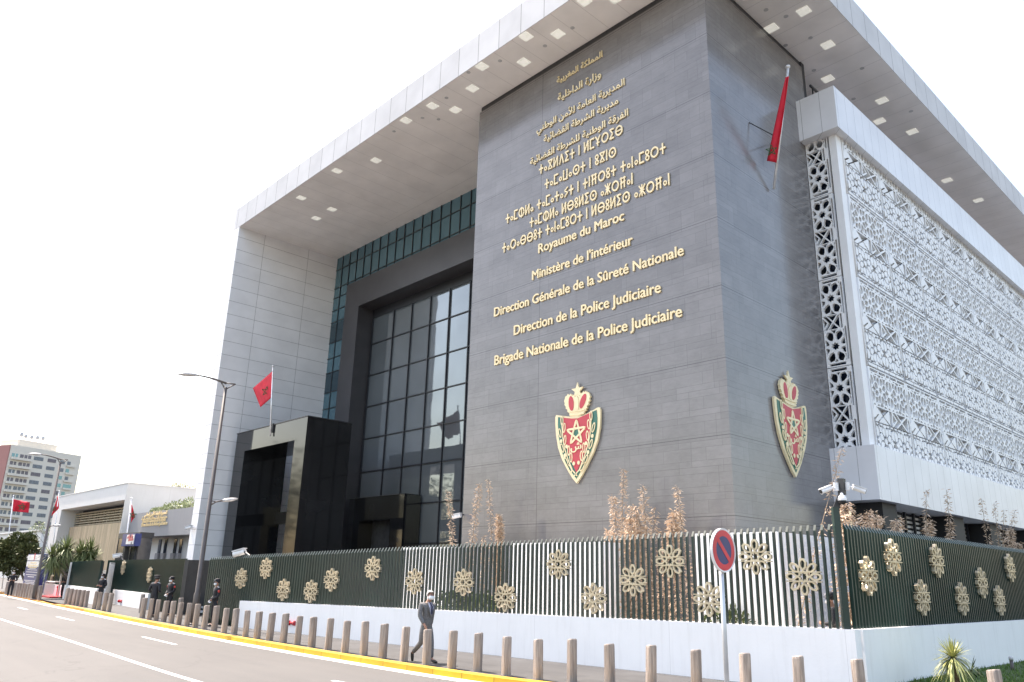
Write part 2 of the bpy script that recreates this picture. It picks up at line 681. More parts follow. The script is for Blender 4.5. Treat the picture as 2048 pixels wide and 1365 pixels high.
mb = MB()
n = len(KL)
mb.v = [(p.x, p.y, 0.) for p in KL]+[(-1.8, 400, 0), (-500, 400, 0), (-500, 60, 0)]
mb.f = [tuple(range(len(mb.v)))]
struct('pavement', mb, 'pave')
KO = offs(KL, .24)
yk, ok_, gut = MB(), MB(), MB()
GO = offs(KL, .62)
for i in range(n-1):
    a, b, c, d = KL[i], KL[i+1], KO[i+1], KO[i]
    xm = (a.x+b.x)/2

    def hz(x):
        if -59.5 < x < -54.5:
            return -.09
        if -61.5 < x <= -59.5 or -54.5 <= x < -52.5:
            return -.04
        return .006
    ha, hb = hz(a.x), hz(b.x)
    tgt = ok_ if xm < -47.5 else yk
    tgt.hexa([(a.x, a.y, -.2), (d.x, d.y, -.2), (c.x, c.y, -.2), (b.x, b.y, -.2), (a.x, a.y, ha), (d.x, d.y, ha-.012), (c.x, c.y, hb-.012), (b.x, b.y, hb)])
    if a.x < -3:
        g1, g2 = GO[i+1], GO[i]
        gut.quad((d.x, d.y, ROADZ+.004), (g2.x, g2.y, ROADZ+.004), (g1.x, g1.y, ROADZ+.004), (c.x, c.y, ROADZ+.004))
struct('kerb', yk, 'yellow')
struct('kerb', ok_, 'orange')
struct('gutter', gut, 'whitepaint')


def strip(P, wd, z, name='road_marking', m='whitepaint'):
    A, B = offs(P, wd/2), offs(P, -wd/2)
    q = MB()
    for i in range(len(P)-1):
        q.quad((B[i].x, B[i].y, z), (A[i].x, A[i].y, z), (A[i+1].x, A[i+1].y, z), (B[i+1].x, B[i+1].y, z))
    struct(name, q, m)


strip(smooth_line([(-95, 11.6), (-70, 9.9), (-55, 8.95), (-41.2, 8.3), (-32, 7.99), (-25.6, 7.73), (-20.9, 7.52), (-17.7, 7.43), (-12, 7.4), (-4, 7.9)]), .15, ROADZ+.004)
for a, b in (((-66, 12.0), (-62.8, 11.8)), ((-52.1, 11.22), (-49.6, 11.12)), ((-42.6, 10.84), (-39.4, 10.72)), ((-29.7, 10.38), (-26.3, 10.24)), ((-16.3, 9.95), (-13., 10.1))):
    strip([Vector(a), Vector(b)], .13, ROADZ+.004)

FB = lambda x: .1236*x+18.267            # the front fence stands on this line
FX, FY0 = -7.69, FB(-7.69)
mb = MB()
mb.v = [(-33.9, FB(-33.9)+.2, .2), (FX-.2, FY0+.15, .2), (FX-.2, 90, .2), (-33.9, 90, .2)]
mb.f = [(0, 1, 2, 3)]
M['forecourt'] = mat('pale_bounce_paving', (.55, .53, .5), .8, var=.12, scale=.8)  # unseen paving, made pale to bounce sunlight up to the soffit
struct('garden_ground', mb, 'forecourt')
# lawn on the corner: a low mound against the side wall
mb = MB()
LP = [(-7.66, 17.6), (-7.66, 60), (-2.3, 60), (-2.3, 24), (-3.2, 19.6), (-4.6, 17.5)]
nx, ny = 14, 60
for j in range(ny+1):
    y = 17.6+(60-17.6)*j/ny
    xr = -4.9 + min(1, (y-17.6)/6.5)**.5*2.5
    for i in range(nx+1):
        t = i/nx
        x = -7.67+(xr+7.67)*t
        mb.v.append((x, y, .012+.11*math.sin(min(1, max(0, (y-17.6)/3))*1.57)*(1-t*t)))
for j in range(ny):
    for i in range(nx):
        a = j*(nx+1)+i
        mb.f.append((a, a+1, a+nx+2, a+nx+1))
struct('lawn', mb, 'lawn')
gr = MB()
rg = random.Random(3)
for k in range(15000):
    y = 17.8+rg.random()**1.6*22
    xr = -4.9+min(1, (y-17.6)/6.5)**.5*2.5
    t = rg.random()
    x = -7.62+(xr+7.6)*t
    z = .01+.11*math.sin(min(1, max(0, (y-17.6)/3))*1.57)*(1-t*t)
    h = rg.uniform(.04, .11)
    a = rg.random()*6.28
    dx, dy = math.cos(a)*.012, math.sin(a)*.012
    lx, ly = rg.uniform(-.04, .04), rg.uniform(-.04, .04)
    gr.add([(x-dx, y-dy, z), (x+dx, y+dy, z), (x+lx, y+ly, z+h)], [(0, 1, 2)])
tag(gr.build('grass', 'grass'), 'short green lawn grass in front of the grey-white side wall', 'grass', None, 'stuff')

# ================================================================ MAIN BUILDING
ZS, YF, XR = 25.25, 19.55, -10.5
XPI, XPO = -49.5, -50.5
YC, YS, XSL, XSR = 27.45, 22.0, -26.55, -13.2
bld = thing('government_building', (-30, 30, 0), 'large modern public building with white frame, dark slate block and patterned white screens', 'building')
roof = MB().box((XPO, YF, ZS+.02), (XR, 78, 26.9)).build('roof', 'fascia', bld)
MB().quad((XPI, YF+.01, ZS), (XPI, 27.5, ZS), (XR-.01, 22, ZS), (XR-.01, YF+.01, ZS)).build('soffit', 'soffit', bld)
MB().add([(XPI, 27.5, ZS+.004), (XPI, 78, ZS+.004), (XR-.01, 78, ZS+.004), (XR-.01, 22, ZS+.004)], [(0, 1, 2, 3)]).build('soffit', 'soffit_side', bld)
MB().box((XPO, YF, 0), (XPI, YC+.3, ZS)).build('side_pier', 'pier', bld)
# downlights set flush in the soffit
dls = [(1169.5, 2), (1231, -3), (1052, 73), (1116, 68), (964, 133), (1047.5, 124.4), (945, 177), (911, 220), (865, 212), (812, 241), (752, 321), (674, 342), (602.6, 396), (664, 419), (632.6, 436.8),
       (1607.6, 22.5), (1543, 56.6), (1655.5, 90), (1655.5, 158), (1764, 201.5), (1759, 242.6), (1824.4, 263.7), (1894, 361), (1956.6, 401)]
for u, v in dls:
    p = at(u, v, z=ZS)
    d = MB().box((p.x-.24, p.y-.24, ZS-.03), (p.x+.24, p.y+.24, ZS-.004)).build('downlight', 'downlight', bld)
sd = MB()
for u, v in [(1090, 92), (1145, 56), (1000, 122), (937, 145), (893, 196), (877, 239), (845, 236), (788, 263), (1532, 20), (1572, 33), (1621, 76), (1571, 91), (1628, 141), (1724, 137), (1707, 198), (1822, 223)]:
    p = at(u, v, z=ZS)
    sd.lathe([(.001, -.012), (.1, -.012), (.1, -.001)], (p.x, p.y, ZS), 12)
sd.build('ceiling_fixture', 'lamphead', bld)

# slate block
MB().box((XSL, YS, 0), (XSR, 30.0, 24.95)).build('slate_block', 'slate', bld)
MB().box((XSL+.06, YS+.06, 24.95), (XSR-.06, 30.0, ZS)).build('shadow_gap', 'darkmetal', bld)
MB().box((XSL+.06, 30.0, 0), (XSR-.02, 30.3, ZS)).build('corner_trim', 'darkmetal', bld)

# teal curtain wall and its mullions
TW = MB()
TW.box((XPI, YC, 0), (-47.1, YC+.1, ZS)).box((-47.1, YC, 22.36), (XSL, YC+.1, ZS))
TW.build('curtain_wall', 'teal', bld)
for z0, z1 in ((18.4, 19.9), (14.6, 16.1), (10.9, 12.4)):
    MB().box((XPI, YC-.012, z0), (-47.1, YC-.002, z1)).build('spandrel', 'spandrel', bld)
cm = MB()
x = XPI+.9
while x < XSL:
    cm.box((x-.035, YC-.05, 22.36 if x > -47.1 else 6), (x+.035, YC-.015, ZS))
    x += 1.0
for z in (24.25, 22.75):
    cm.box((XPI, YC-.045, z-.03), (XSL, YC-.016, z+.03))
for z in (21.95, 20.95, 20.0, 18.4, 17.2, 16.1, 14.6, 13.4, 12.4, 10.9, 9.6, 8.4):
    cm.box((XPI, YC-.045, z-.03), (-47.1, YC-.016, z+.03))
cm.build('mullion', 'mullion', bld)

# anthracite entrance frame, mirror glazing in it
fr = MB().box((-47.1, 27.1, 0), (-45.25, 28.6, 22.35)).box((-45.25, 27.1, 20.3), (XSL, 28.6, 22.35))
fr.build('entrance_frame', 'darkframe', bld)
MB().box((-45.25, 28.4, 0), (XSL, 28.5, 19.65)).build('glazing', 'glass', bld)
MB().box((-45.25, 28.36, 19.65), (XSL, 28.5, 20.3)).build('glazing_header', 'mullion', bld)
gm = MB()
for x in (-45.15, -42.55, -40.45, -38.4, -36.4, -34.4, -32.35, -30.3, -28.3):
    gm.box((x-.035, 28.3, 0), (x+.035, 28.4, 19.65))
for z in (1.7, 3.95, 6.3, 8.67, 10.93, 13.17, 15.4, 17.7):
    gm.box((-45.25, 28.33, z-.033), (XSL, 28.399, z+.033))
gm.build('glazing_bar', 'mullion', bld)

# granite portals
po = MB()
po.box((-48.66, 21, 0), (-47.27, 23.9, 10.63)).box((-40.77, 21, 0), (-39.48, 23.9, 10.63)).box((-47.27, 21, 9.4), (-40.77, 23.9, 10.63))
po.build('entrance_portal', 'granite', bld)
MB().box((-48.7, 20.96, 10.63), (-39.44, 23.94, 10.68)).build('portal_coping', 'darkmetal', bld)
MB().box((-47.27, 23.5, 5.0), (-40.77, 23.8, 5.75)).build('portal_transom', 'granite', bld)
ve = MB()
ve.box((-44.2, 27.08, 0), (-42.88, 28.28, 6.74)).box((-39.45, 27.08, 0), (-38.15, 28.28, 6.74)).box((-42.88, 27.08, 5.32), (-39.45, 28.28, 6.74))
ve.build('doorway_surround', 'granite', bld)
MB().box((-44.24, 27.04, 6.74), (-38.11, 28.28, 6.78)).build('portal_coping', 'darkmetal', bld)
MB().box((-42.88, 28.1, 0), (-39.45, 28.2, 5.32)).build('entrance_door', 'kiosk', bld)
# window in the recess behind the big portal
MB().box((-50.4, 30, 0), (-45, 30.1, 1)).build('plinth', 'darkframe', bld)

# right side: beams, screens, glazing behind them
MB().box((XSR, 29.07, 20.65), (-11.5, 77, 22.65)).build('upper_beam', 'box', bld)
MB().box((XSR, 29.07, 5.2), (-11.5, 77, 7.2)).build('lower_beam', 'box', bld)
MB().box((-14.5, 30.3, 5.25), (-12.62, 76.5, 20.7)).build('rear_glazing', 'blueglass', bld)
MB().box((-20, 30.3, 20.7), (-17, 76.5, ZS)).build('upper_glazing', 'blueglass', bld)
bm = MB()
for k in range(24):
    y = 31.2+k*1.875
    bm.box((-12.62, y-.1, 7.2), (-12.5, y+.1, 20.65))
for z in (10.5, 14.25, 18.0):
    bm.box((-12.62, 30.3, z-.16), (-12.5, 76.5, z+.16))
bm.build('rear_mullion', 'mullion', bld)
rl = MB()
for k in range(10):
    rl.box((-13.05, 30.5+k*1.5, 22.65), (-13.0, 30.55+k*1.5, 24.0))
rl.beam((-13.02, 30.3, 24.02), (-13.02, 45, 24.02), .08, .1)
rl.build('terrace_railing', 'darkmetal', bld)

# pierced star-pattern screen: one 3.75 m panel
PS = 3.75


def clip(P, x0, x1, y0, y1):
    for ax, lim, sg in ((0, x0, 1), (0, x1, -1), (1, y0, 1), (1, y1, -1)):
        out = []
        for i in range(len(P)):
            a, b = P[i-1], P[i]
            da, db = (a[ax]-lim)*sg, (b[ax]-lim)*sg
            if (da >= 0) != (db >= 0):
                t = da/(da-db)
                out.append((a[0]+(b[0]-a[0])*t, a[1]+(b[1]-a[1])*t))
            if db >= 0:
                out.append(b)
        P = out
        if len(P) < 3:
            return None
    ar = abs(sum(P[i-1][0]*P[i][1]-P[i][0]*P[i-1][1] for i in range(len(P))))/2
    return P if ar > .003 else None


def rosette_holes(cx, cy, k=1., x0=-9, x1=9, y0=-9, y1=9):
    H = []

    def place(L, a):
        c, s_ = math.cos(a), math.sin(a)
        H.append([(cx+k*(r*c-t*s_), cy+k*(r*s_+t*c)) for r, t in L])
    H.append([(cx+k*(.18 if i % 2 == 0 else .12)*math.cos(i*math.pi/8), cy+k*(.18 if i % 2 == 0 else .12)*math.sin(i*math.pi/8)) for i in range(16)])
    for i in range(8):
        a = i*math.pi/4+math.pi/8
        place([(.245, 0), (.33, .09), (.46, .15), (.57, .15), (.69, 0), (.57, -.15), (.46, -.15), (.33, -.09)], a)
        place([(.5, 0), (.64, .075), (.73, .21), (.8, .08), (.97, 0), (.8, -.08), (.73, -.21), (.64, -.075)], a+math.pi/8)
        place([(.76, .0), (.84, .16), (1.02, .24), (1.2, .2), (1.26, 0), (1.2, -.2), (1.02, -.24), (.84, -.16)], a)
        place([(1.03, 0), (1.1, .1), (1.3, .14), (1.3, -.14), (1.1, -.1)], a+math.pi/8)
    out = []
    for h in H:
        q = clip(h, x0, x1, y0, y1)
        if q:
            out.append(q)
    return out


def rect(x0, y0, x1, y1):
    return [(x0, y0), (x1, y0), (x1, y1), (x0, y1)]


def xholes(cx):
    o = [[(-.87, .3), (-.58, .3), (-.07, .015), (-.07, -.015), (-.58, -.3), (-.87, -.3), (-.4, 0)],
         [(.07, 0), (.62, .3), (.62, -.3)], [(0, .045), (.47, .3), (-.47, .3)], [(0, -.045), (-.47, -.3), (.47, -.3)],
         [(-.87, .2), (-.52, 0), (-.87, -.2)], [(.7, .3), (.87, .3), (.87, -.3), (.7, -.3)]]
    return [[(cx+a, b) for a, b in h] for h in o]


def plate(name, outer, holes, depth):
    cu = bpy.data.curves.new(name, 'CURVE')
    cu.dimensions = '2D'
    cu.fill_mode = 'BOTH'
    cu.extrude = depth/2
    for L in [outer]+holes:
        sp_ = cu.splines.new('POLY')
        sp_.points.add(len(L)-1)
        for i, (a, b) in enumerate(L):
            sp_.points[i].co = (a, b, 0, 1)
        sp_.use_cyclic_u = True
    o = bpy.data.objects.new(name, cu)
    me = bpy.data.meshes.new_from_object(o)
    bpy.data.objects.remove(o)
    bpy.data.curves.remove(cu)
    return me


def placed(me, fr):
    O, ax, ay, an = fr
    me.transform(Matrix(((ax.x, ay.x, an.x, O.x), (ax.y, ay.y, an.y, O.y), (ax.z, ay.z, an.z, O.z), (0, 0, 0, 1))))
    return me


hp = PS/2-.012
holes = []
for sx in (-1, 1):
    for sy in (-1, 1):
        bx = (-hp+.15, -.035) if sx < 0 else (.035, hp-.15)
        by = (-hp+.2, -.35) if sy < 0 else (.35, hp-.2)
        holes += rosette_holes(sx*.89, sy*1.02, .84, bx[0], bx[1], by[0], by[1])
    holes += xholes(sx*.91)
    for sy in (-1, 1):
        holes.append(rect(sx*1.79-.035, sy*.75-.6, sx*1.79+.035, sy*.75+.6))
for sy in (-1, 1):
    for a, b in ((-1.72, -.95), (-.87, -.25), (-.17, .17), (.25, .87), (.95, 1.72)):
        holes.append(rect(a, sy*1.765-.055, b, sy*1.765+.055))
SCR = plate('screen_panel', rect(-hp, -hp, hp, hp), holes, .26)
M['screen'].use_fake_user = True
rowsz = [20.75-2.73+PS/2, 18.02-PS/2, 14.27-PS/2, 10.47-PS/2]
first = None
for j, zc in enumerate((19.9, 16.14, 12.38, 8.62)):
    for i in range(11):
        yc = 30.06+PS*(i+.5)
        if first is None:
            first = placed(SCR, (Vector((0, 0, 0)), Y, Z, X))
            first.materials.append(M['screen'])
        o = bpy.data.objects.new('screen_panel', first)
        COL.objects.link(o)
        o.parent = bld
        o.location = Vector((-11.92, yc, zc-.02))-bld.location
# narrow panels on the front end and the corner post
hw = .48
holes = []
for sy in (-1, 1):
    by = (-hp+.2, -.33) if sy < 0 else (.33, hp-.2)
    holes += rosette_holes(-.06, sy*1.02, 1.0, -hw+.04, hw-.13, by[0], by[1])
holes += [[(a*.44-.07, b) for a, b in h] for h in xholes(0)]
for sy in (-1, 1):
    holes.append(rect(-.36, sy*1.765-.055, .3, sy*1.765+.055))
    holes.append(rect(hw-.1, sy*.95-.68, hw-.035, sy*.95+.68))
SC2 = plate('screen_panel', rect(-hw, -hp, hw, hp), holes, .15)
placed(SC2, (Vector((0, 0, 0)), X, Z, -Y))
SC2.materials.append(M['screen'])
for zc in (19.9, 16.14, 12.38, 8.62):
    o = bpy.data.objects.new('screen_panel', SC2)
    COL.objects.link(o)
    o.parent = bld
    o.location = Vector((-12.7, 29.62, zc-.02))-bld.location
MB().box((-12.14, 29.55, 7.2), (-11.84, 30.04, 20.65)).build('corner_post', 'screen', bld)

# ground floor under the lower beam
gf = MB()
gf.box((-13.1, 30.4, 0), (-13.0, 76, 5.195))
gf.build('ground_glazing', 'kiosk', bld)
bl = MB()
for y0 in range(0, 24):
    for k in range(24):
        z = .6+k*.19
        bl.box((-12.92, 30.9+y0*1.9, z), (-12.86, 32.6+y0*1.9, z+.09))
bl.build('window_blind', 'whitewall2', bld)
bb = MB()
for k in range(50):
    bb.box((-12.8, 30.7+k*.95, 0), (-12.7, 30.8+k*.95, 5.19))
bb.box((-12.82, 30.4, 3.2), (-12.68, 76, 3.32))
bb.build('window_bar', 'mullion', bld)
for u in (1738, 1902, 1972, 2040):
    p = at(u, 1040, x=-12.1)
    y = 30.6 if u == 1738 else p.y
    MB().box((-12.98, y-.65, 0), (-11.8, y+.65, 5.19)).build('column', 'black', bld)


# ---------------------------------------------------------------- lettering on the slate
AR = {'ا': (0xFE8D, 0xFE8E, None, None), 'أ': (0xFE83, 0xFE84, None, None), 'ب': (0xFE8F, 0xFE90, 0xFE91, 0xFE92), 'ة': (0xFE93, 0xFE94, None, None), 'خ': (0xFEA5, 0xFEA6, 0xFEA7, 0xFEA8), 'د': (0xFEA9, 0xFEAA, None, None), 'ر': (0xFEAD, 0xFEAE, None, None), 'ز': (0xFEAF, 0xFEB0, None, None), 'ش': (0xFEB5, 0xFEB6, 0xFEB7, 0xFEB8), 'ض': (0xFEBD, 0xFEBE, 0xFEBF, 0xFEC0), 'ط': (0xFEC1, 0xFEC2, 0xFEC3, 0xFEC4), 'ع': (0xFEC9, 0xFECA, 0xFECB, 0xFECC), 'غ': (0xFECD, 0xFECE, 0xFECF, 0xFED0), 'ف': (0xFED1, 0xFED2, 0xFED3, 0xFED4), 'ق': (0xFED5, 0xFED6, 0xFED7, 0xFED8), 'ك': (0xFED9, 0xFEDA, 0xFEDB, 0xFEDC), 'ل': (0xFEDD, 0xFEDE, 0xFEDF, 0xFEE0), 'م': (0xFEE1, 0xFEE2, 0xFEE3, 0xFEE4), 'ن': (0xFEE5, 0xFEE6, 0xFEE7, 0xFEE8), 'و': (0xFEED, 0xFEEE, None, None), 'ي': (0xFEF1, 0xFEF2, 0xFEF3, 0xFEF4), 'ئ': (0xFE89, 0xFE8A, 0xFE8B, 0xFE8C), 'ﻷ': (0xFEF7, 0xFEF8, None, None)}


def arabic(s):
    s = s.replace('لأ', 'ﻷ')
    out = []
    for i, c in enumerate(s):
        if c == ' ':
            out.append(' ')
            continue
        p = i > 0 and s[i-1] != ' ' and AR[s[i-1]][2] is not None
        q = i < len(s)-1 and s[i+1] != ' ' and AR[c][2] is not None
        f = AR[c]
        out.append(chr(f[3] if p and q else f[1] if p else f[2] if q else f[0]))
    return ''.join(out[::-1])


def text_mesh(s, bold=.018, depth=.09):
    """text as a solid, made heavier by slightly shifted copies; each copy a little deeper than the last"""
    ALL = MB()
    cu = bpy.data.curves.new('t', 'FONT')
    cu.body = s
    cu.resolution_u = 4
    cu.extrude = .5
    o = bpy.data.objects.new('t', cu)
    me = bpy.data.meshes.new_from_object(o)
    vs = [v.co.copy() for v in me.vertices]
    fs = [tuple(p.vertices) for p in me.polygons]
    for i, (dx, dy) in enumerate(((0, 0), (bold, 0), (-bold, 0), (0, bold*.6), (0, -bold*.6)) if bold else ((0, 0),)):
        ALL.add([(v.x+dx, v.y+dy, (v.z+.5)*(1+.02*i)) for v in vs], fs)
    bpy.data.objects.remove(o)
    bpy.data.curves.remove(cu)
    return ALL


def ringpoly(cx, cy, r, n=20):
    return [(cx+r*math.cos(2*math.pi*i/n), cy+r*math.sin(2*math.pi*i/n)) for i in range(n)]


FLAT = (Vector((0, 0, 0)), X, Y, Z)
TK = .15                                  # stroke of the Tifinagh letters


def tif(word):
    m = MB()
    x = 0.
    tz = [0]

    def bar(x0, y0, x1, y1, t=TK):
        a, b = Vector((x0, y0)), Vector((x1, y1))
        d = (b-a).normalized()
        q = Vector((-d.y, d.x))*t/2
        tz[0] = (tz[0]+1) % 5
        m.prism([tuple(a-q), tuple(b-q), tuple(b+q), tuple(a+q)], FLAT, 0, 1+.012*tz[0])

    def ring(cx, cy, r, t=TK):
        tz[0] = (tz[0]+1) % 5
        m.ring(ringpoly(cx, cy, r), ringpoly(cx, cy, r-t), FLAT, 0, 1+.012*tz[0])

    def dot(cx, cy, r):
        m.prism(ringpoly(cx, cy, r, 12), FLAT, 0, 1.02)
    for c in word:
        h = TK/2
        if c == 't':
            bar(x+.33, 0, x+.33, .95); bar(x, .5, x+.66, .5); x += .82
        elif c == 'a':
            ring(x+.22, .3, .22, .12); x += .58
        elif c == 'g':
            bar(x+.04, .04, x+.66, .96, .13); bar(x+.66, .04, x+.04, .96, .13); bar(x, 1-h, x+.7, 1-h, .13); bar(x+.2, .0+h, x+.5, .0+h, .11); x += .86
        elif c == 'l':
            bar(x+h, 0, x+h, 1); bar(x+.66-h, 0, x+.66-h, 1); bar(x+h, .06, x+.66-h, .94, .13); x += .84
        elif c == 'd':
            bar(x+h, 0, x+.36, .97); bar(x+.72-h, 0, x+.36, .97); x += .86
        elif c == 'i':
            bar(x, 1-h, x+.56, 1-h); bar(x, h, x+.56, h); bar(x+.04, 1-h, x+.4, .5, .14); bar(x+.04, h, x+.4, .5, .14); x += .74
        elif c == 'n':
            bar(x+h, 0, x+h, 1); x += .34
        elif c == 'm':
            bar(x+h, 0, x+h, 1); bar(x+TK, 1-h, x+.6, 1-h); bar(x+TK, h, x+.6, h); x += .76
        elif c == 'y':
            bar(x+.33, 0, x+.33, .55); bar(x+.33, .5, x+.02, .97); bar(x+.33, .5, x+.64, .97); bar(x+.1, .3, x+.56, .3, .12); x += .82
        elif c == 'r':
            ring(x+.48, .48, .48); x += 1.1
        elif c == 'b':
            ring(x+.48, .48, .48); bar(x+.1, .48, x+.86, .48, .12); x += 1.1
        elif c == 's':
            ring(x+.48, .48, .48); dot(x+.48, .48, .13); x += 1.1
        elif c == 'h':
            ring(x+.48, .48, .48); bar(x+.48, -.04, x+.48, 1.0, .13); x += 1.1
        elif c == 'w':
            bar(x+h, 0, x+h, 1); bar(x+.66-h, 0, x+.66-h, 1); bar(x+TK, h, x+.66-TK, h); x += .84
        elif c == 'u':
            ring(x+.24, .25, .25, .13); ring(x+.24, .74, .25, .13); x += .62
        elif c == 'j':
            bar(x+.5, 1-h, x+.06, .62, .13); bar(x+.06, .6, x+.5, .42, .13); bar(x+.5, .42, x+.06, .05, .13); x += .68
        elif c == 'f':
            bar(x+.18, 0, x+.18, 1); bar(x+.58, 0, x+.58, 1); bar(x, .97-h, x+.76, .97-h, .11); bar(x+.05, .4, x+.7, .6, .12); x += .92
        elif c == 'z':
            bar(x+.38, 0, x+.38, 1, .13); bar(x, .04, x+.76, .96, .13); bar(x+.76, .04, x, .96, .13); bar(x+.1, .5, x+.66, .5, .12); x += .92
        elif c == ' ':
            x += .42
    return m


LINES = [
    ('ar', 'المملكة المغربية', (1115, 163), (1206, 120), 'topmost line of gold Arabic letters on the slate wall, under the soffit'),
    ('ar', 'وزارة الداخلية', (1117, 198), (1203.5, 160), 'short second line of gold Arabic letters below the topmost one'),
    ('ar', 'المديرية العامة للأمن الوطني', (1075, 258), (1251, 180), 'third line of gold Arabic letters, wider than the two above it'),
    ('ar', 'مديرية الشرطة القضائية', (1089, 280), (1238, 214), 'fourth line of gold Arabic letters, between two wider Arabic lines'),
    ('ar', 'الفرقة الوطنية للشرطة القضائية', (1062, 323), (1258, 241), 'last line of gold Arabic letters, just above the first geometric one'),
    ('ti', 'tagldit n lmyrib', (1079.5, 346), (1247, 274), 'first line of gold geometric Tifinagh letters under the Arabic lines'),
    ('ti', 'tamawast n ugns', (1091, 375.5), (1234, 318), 'shortest line of gold Tifinagh letters, second from their top'),
    ('ti', 'tamhla tamatajt n tnfrut tanamurt', (1012.8, 445.4), (1333, 311), 'longest line of gold Tifinagh letters, in the middle of the slate wall'),
    ('ti', 'tamhla lbulis azrfan', (1060.8, 454), (1267, 372), 'gold Tifinagh line next to last, narrower than its neighbours'),
    ('ti', 'tarabbut tanamurt n lbulis azrfan', (1006, 503), (1341, 376), 'last line of gold Tifinagh letters, right above the French words'),
    ('la', 'Royaume du Maroc', (1078, 506.8), (1250, 441.5), 'gold French line reading Royaume du Maroc'),
    ('la', "Ministère de l'intérieur", (1065.5, 559.6), (1267.3, 490.5), "gold French line reading Ministère de l'intérieur"),
    ('la', 'Direction Générale de la Sûreté Nationale', (989.5, 633.4), (1369.4, 511.5), 'gold French line reading Direction Générale de la Sûreté Nationale'),
    ('la', 'Direction de la Police Judiciaire', (1029, 670.4), (1323.5, 586), 'gold French line reading Direction de la Police Judiciaire'),
    ('la', 'Brigade Nationale de la Police Judiciaire', (990.3, 731.6), (1366, 633), 'gold French line reading Brigade Nationale de la Police Judiciaire')]
for kind, s_, L, Rr, lab in LINES:
    a, b = at(*L, y=YS), at(*Rr, y=YS)
    if kind == 'la':
        m = text_mesh(s_, .022)
        cap = .72
    elif kind == 'ar':
        m = text_mesh(arabic(s_), .015)
        cap = .72
    else:
        m = tif(s_)
        cap = 1.
    xs = [v[0] for v in m.v]
    x0, x1 = min(xs), max(xs)
    k = (b.x-a.x)/(x1-x0)
    zb = (a.z+b.z)/2
    hz_ = k
    if kind == 'ti':
        hz_ = min(max(k, .5), .72)
    m.v = [(a.x+(vx-x0)*k, YS-.012-vz*.045, zb+vy*hz_) for vx, vy, vz in m.v]
    # bring the frame round: x stays x, text y goes to z, depth goes to -y
    o = m.build('wall_lettering', 'gold')
    tag(o, lab, 'lettering', 'gold lines of lettering on the slate wall')

# ================================================================ helpers that read places off the photo
HV = Vector((math.sin(YAW), math.cos(YAW), 0))


def atp(u, v, p):
    """the point seen at (u,v) on the upright plane through p that faces the viewer"""
    d = ray(u, v)
    return CP+d*((Vector((p[0], p[1], 0))-Vector((0, 0, 0))).dot(HV)/d.dot(HV))


def zv(x, y, v):
    d0 = Vector((x, y, 0))-CP
    return -(FPX*CU.dot(d0)+(v-682.5)*CF.dot(d0))/(FPX*CU.z+(v-682.5)*CF.z)


# ---------------------------------------------------------------- emblems
def epx(zx, zy):
    return at(1080+zx/6.206, 760+zy/6.206, y=YS)


EC = epx(490, 800)


def el(*pts):
    out = []
    for zx, zy in pts:
        p = epx(zx, zy)
        out.append((p.x-EC.x, p.z-EC.z))
    return out


def ell(c, rx, rz, rot=0., n=18):
    o = []
    for i in range(n):
        a = 2*math.pi*i/n
        x, z = rx*math.cos(a), rz*math.sin(a)
        o.append((c[0]+x*math.cos(rot)-z*math.sin(rot), c[1]+x*math.sin(rot)+z*math.cos(rot)))
    return o


def starpoly(c, r1, r2, n=5, rot=math.pi/2):
    return [(c[0]+(r1 if i % 2 == 0 else r2)*math.cos(rot+i*math.pi/n), c[1]+(r1 if i % 2 == 0 else r2)*math.sin(rot+i*math.pi/n)) for i in range(2*n)]


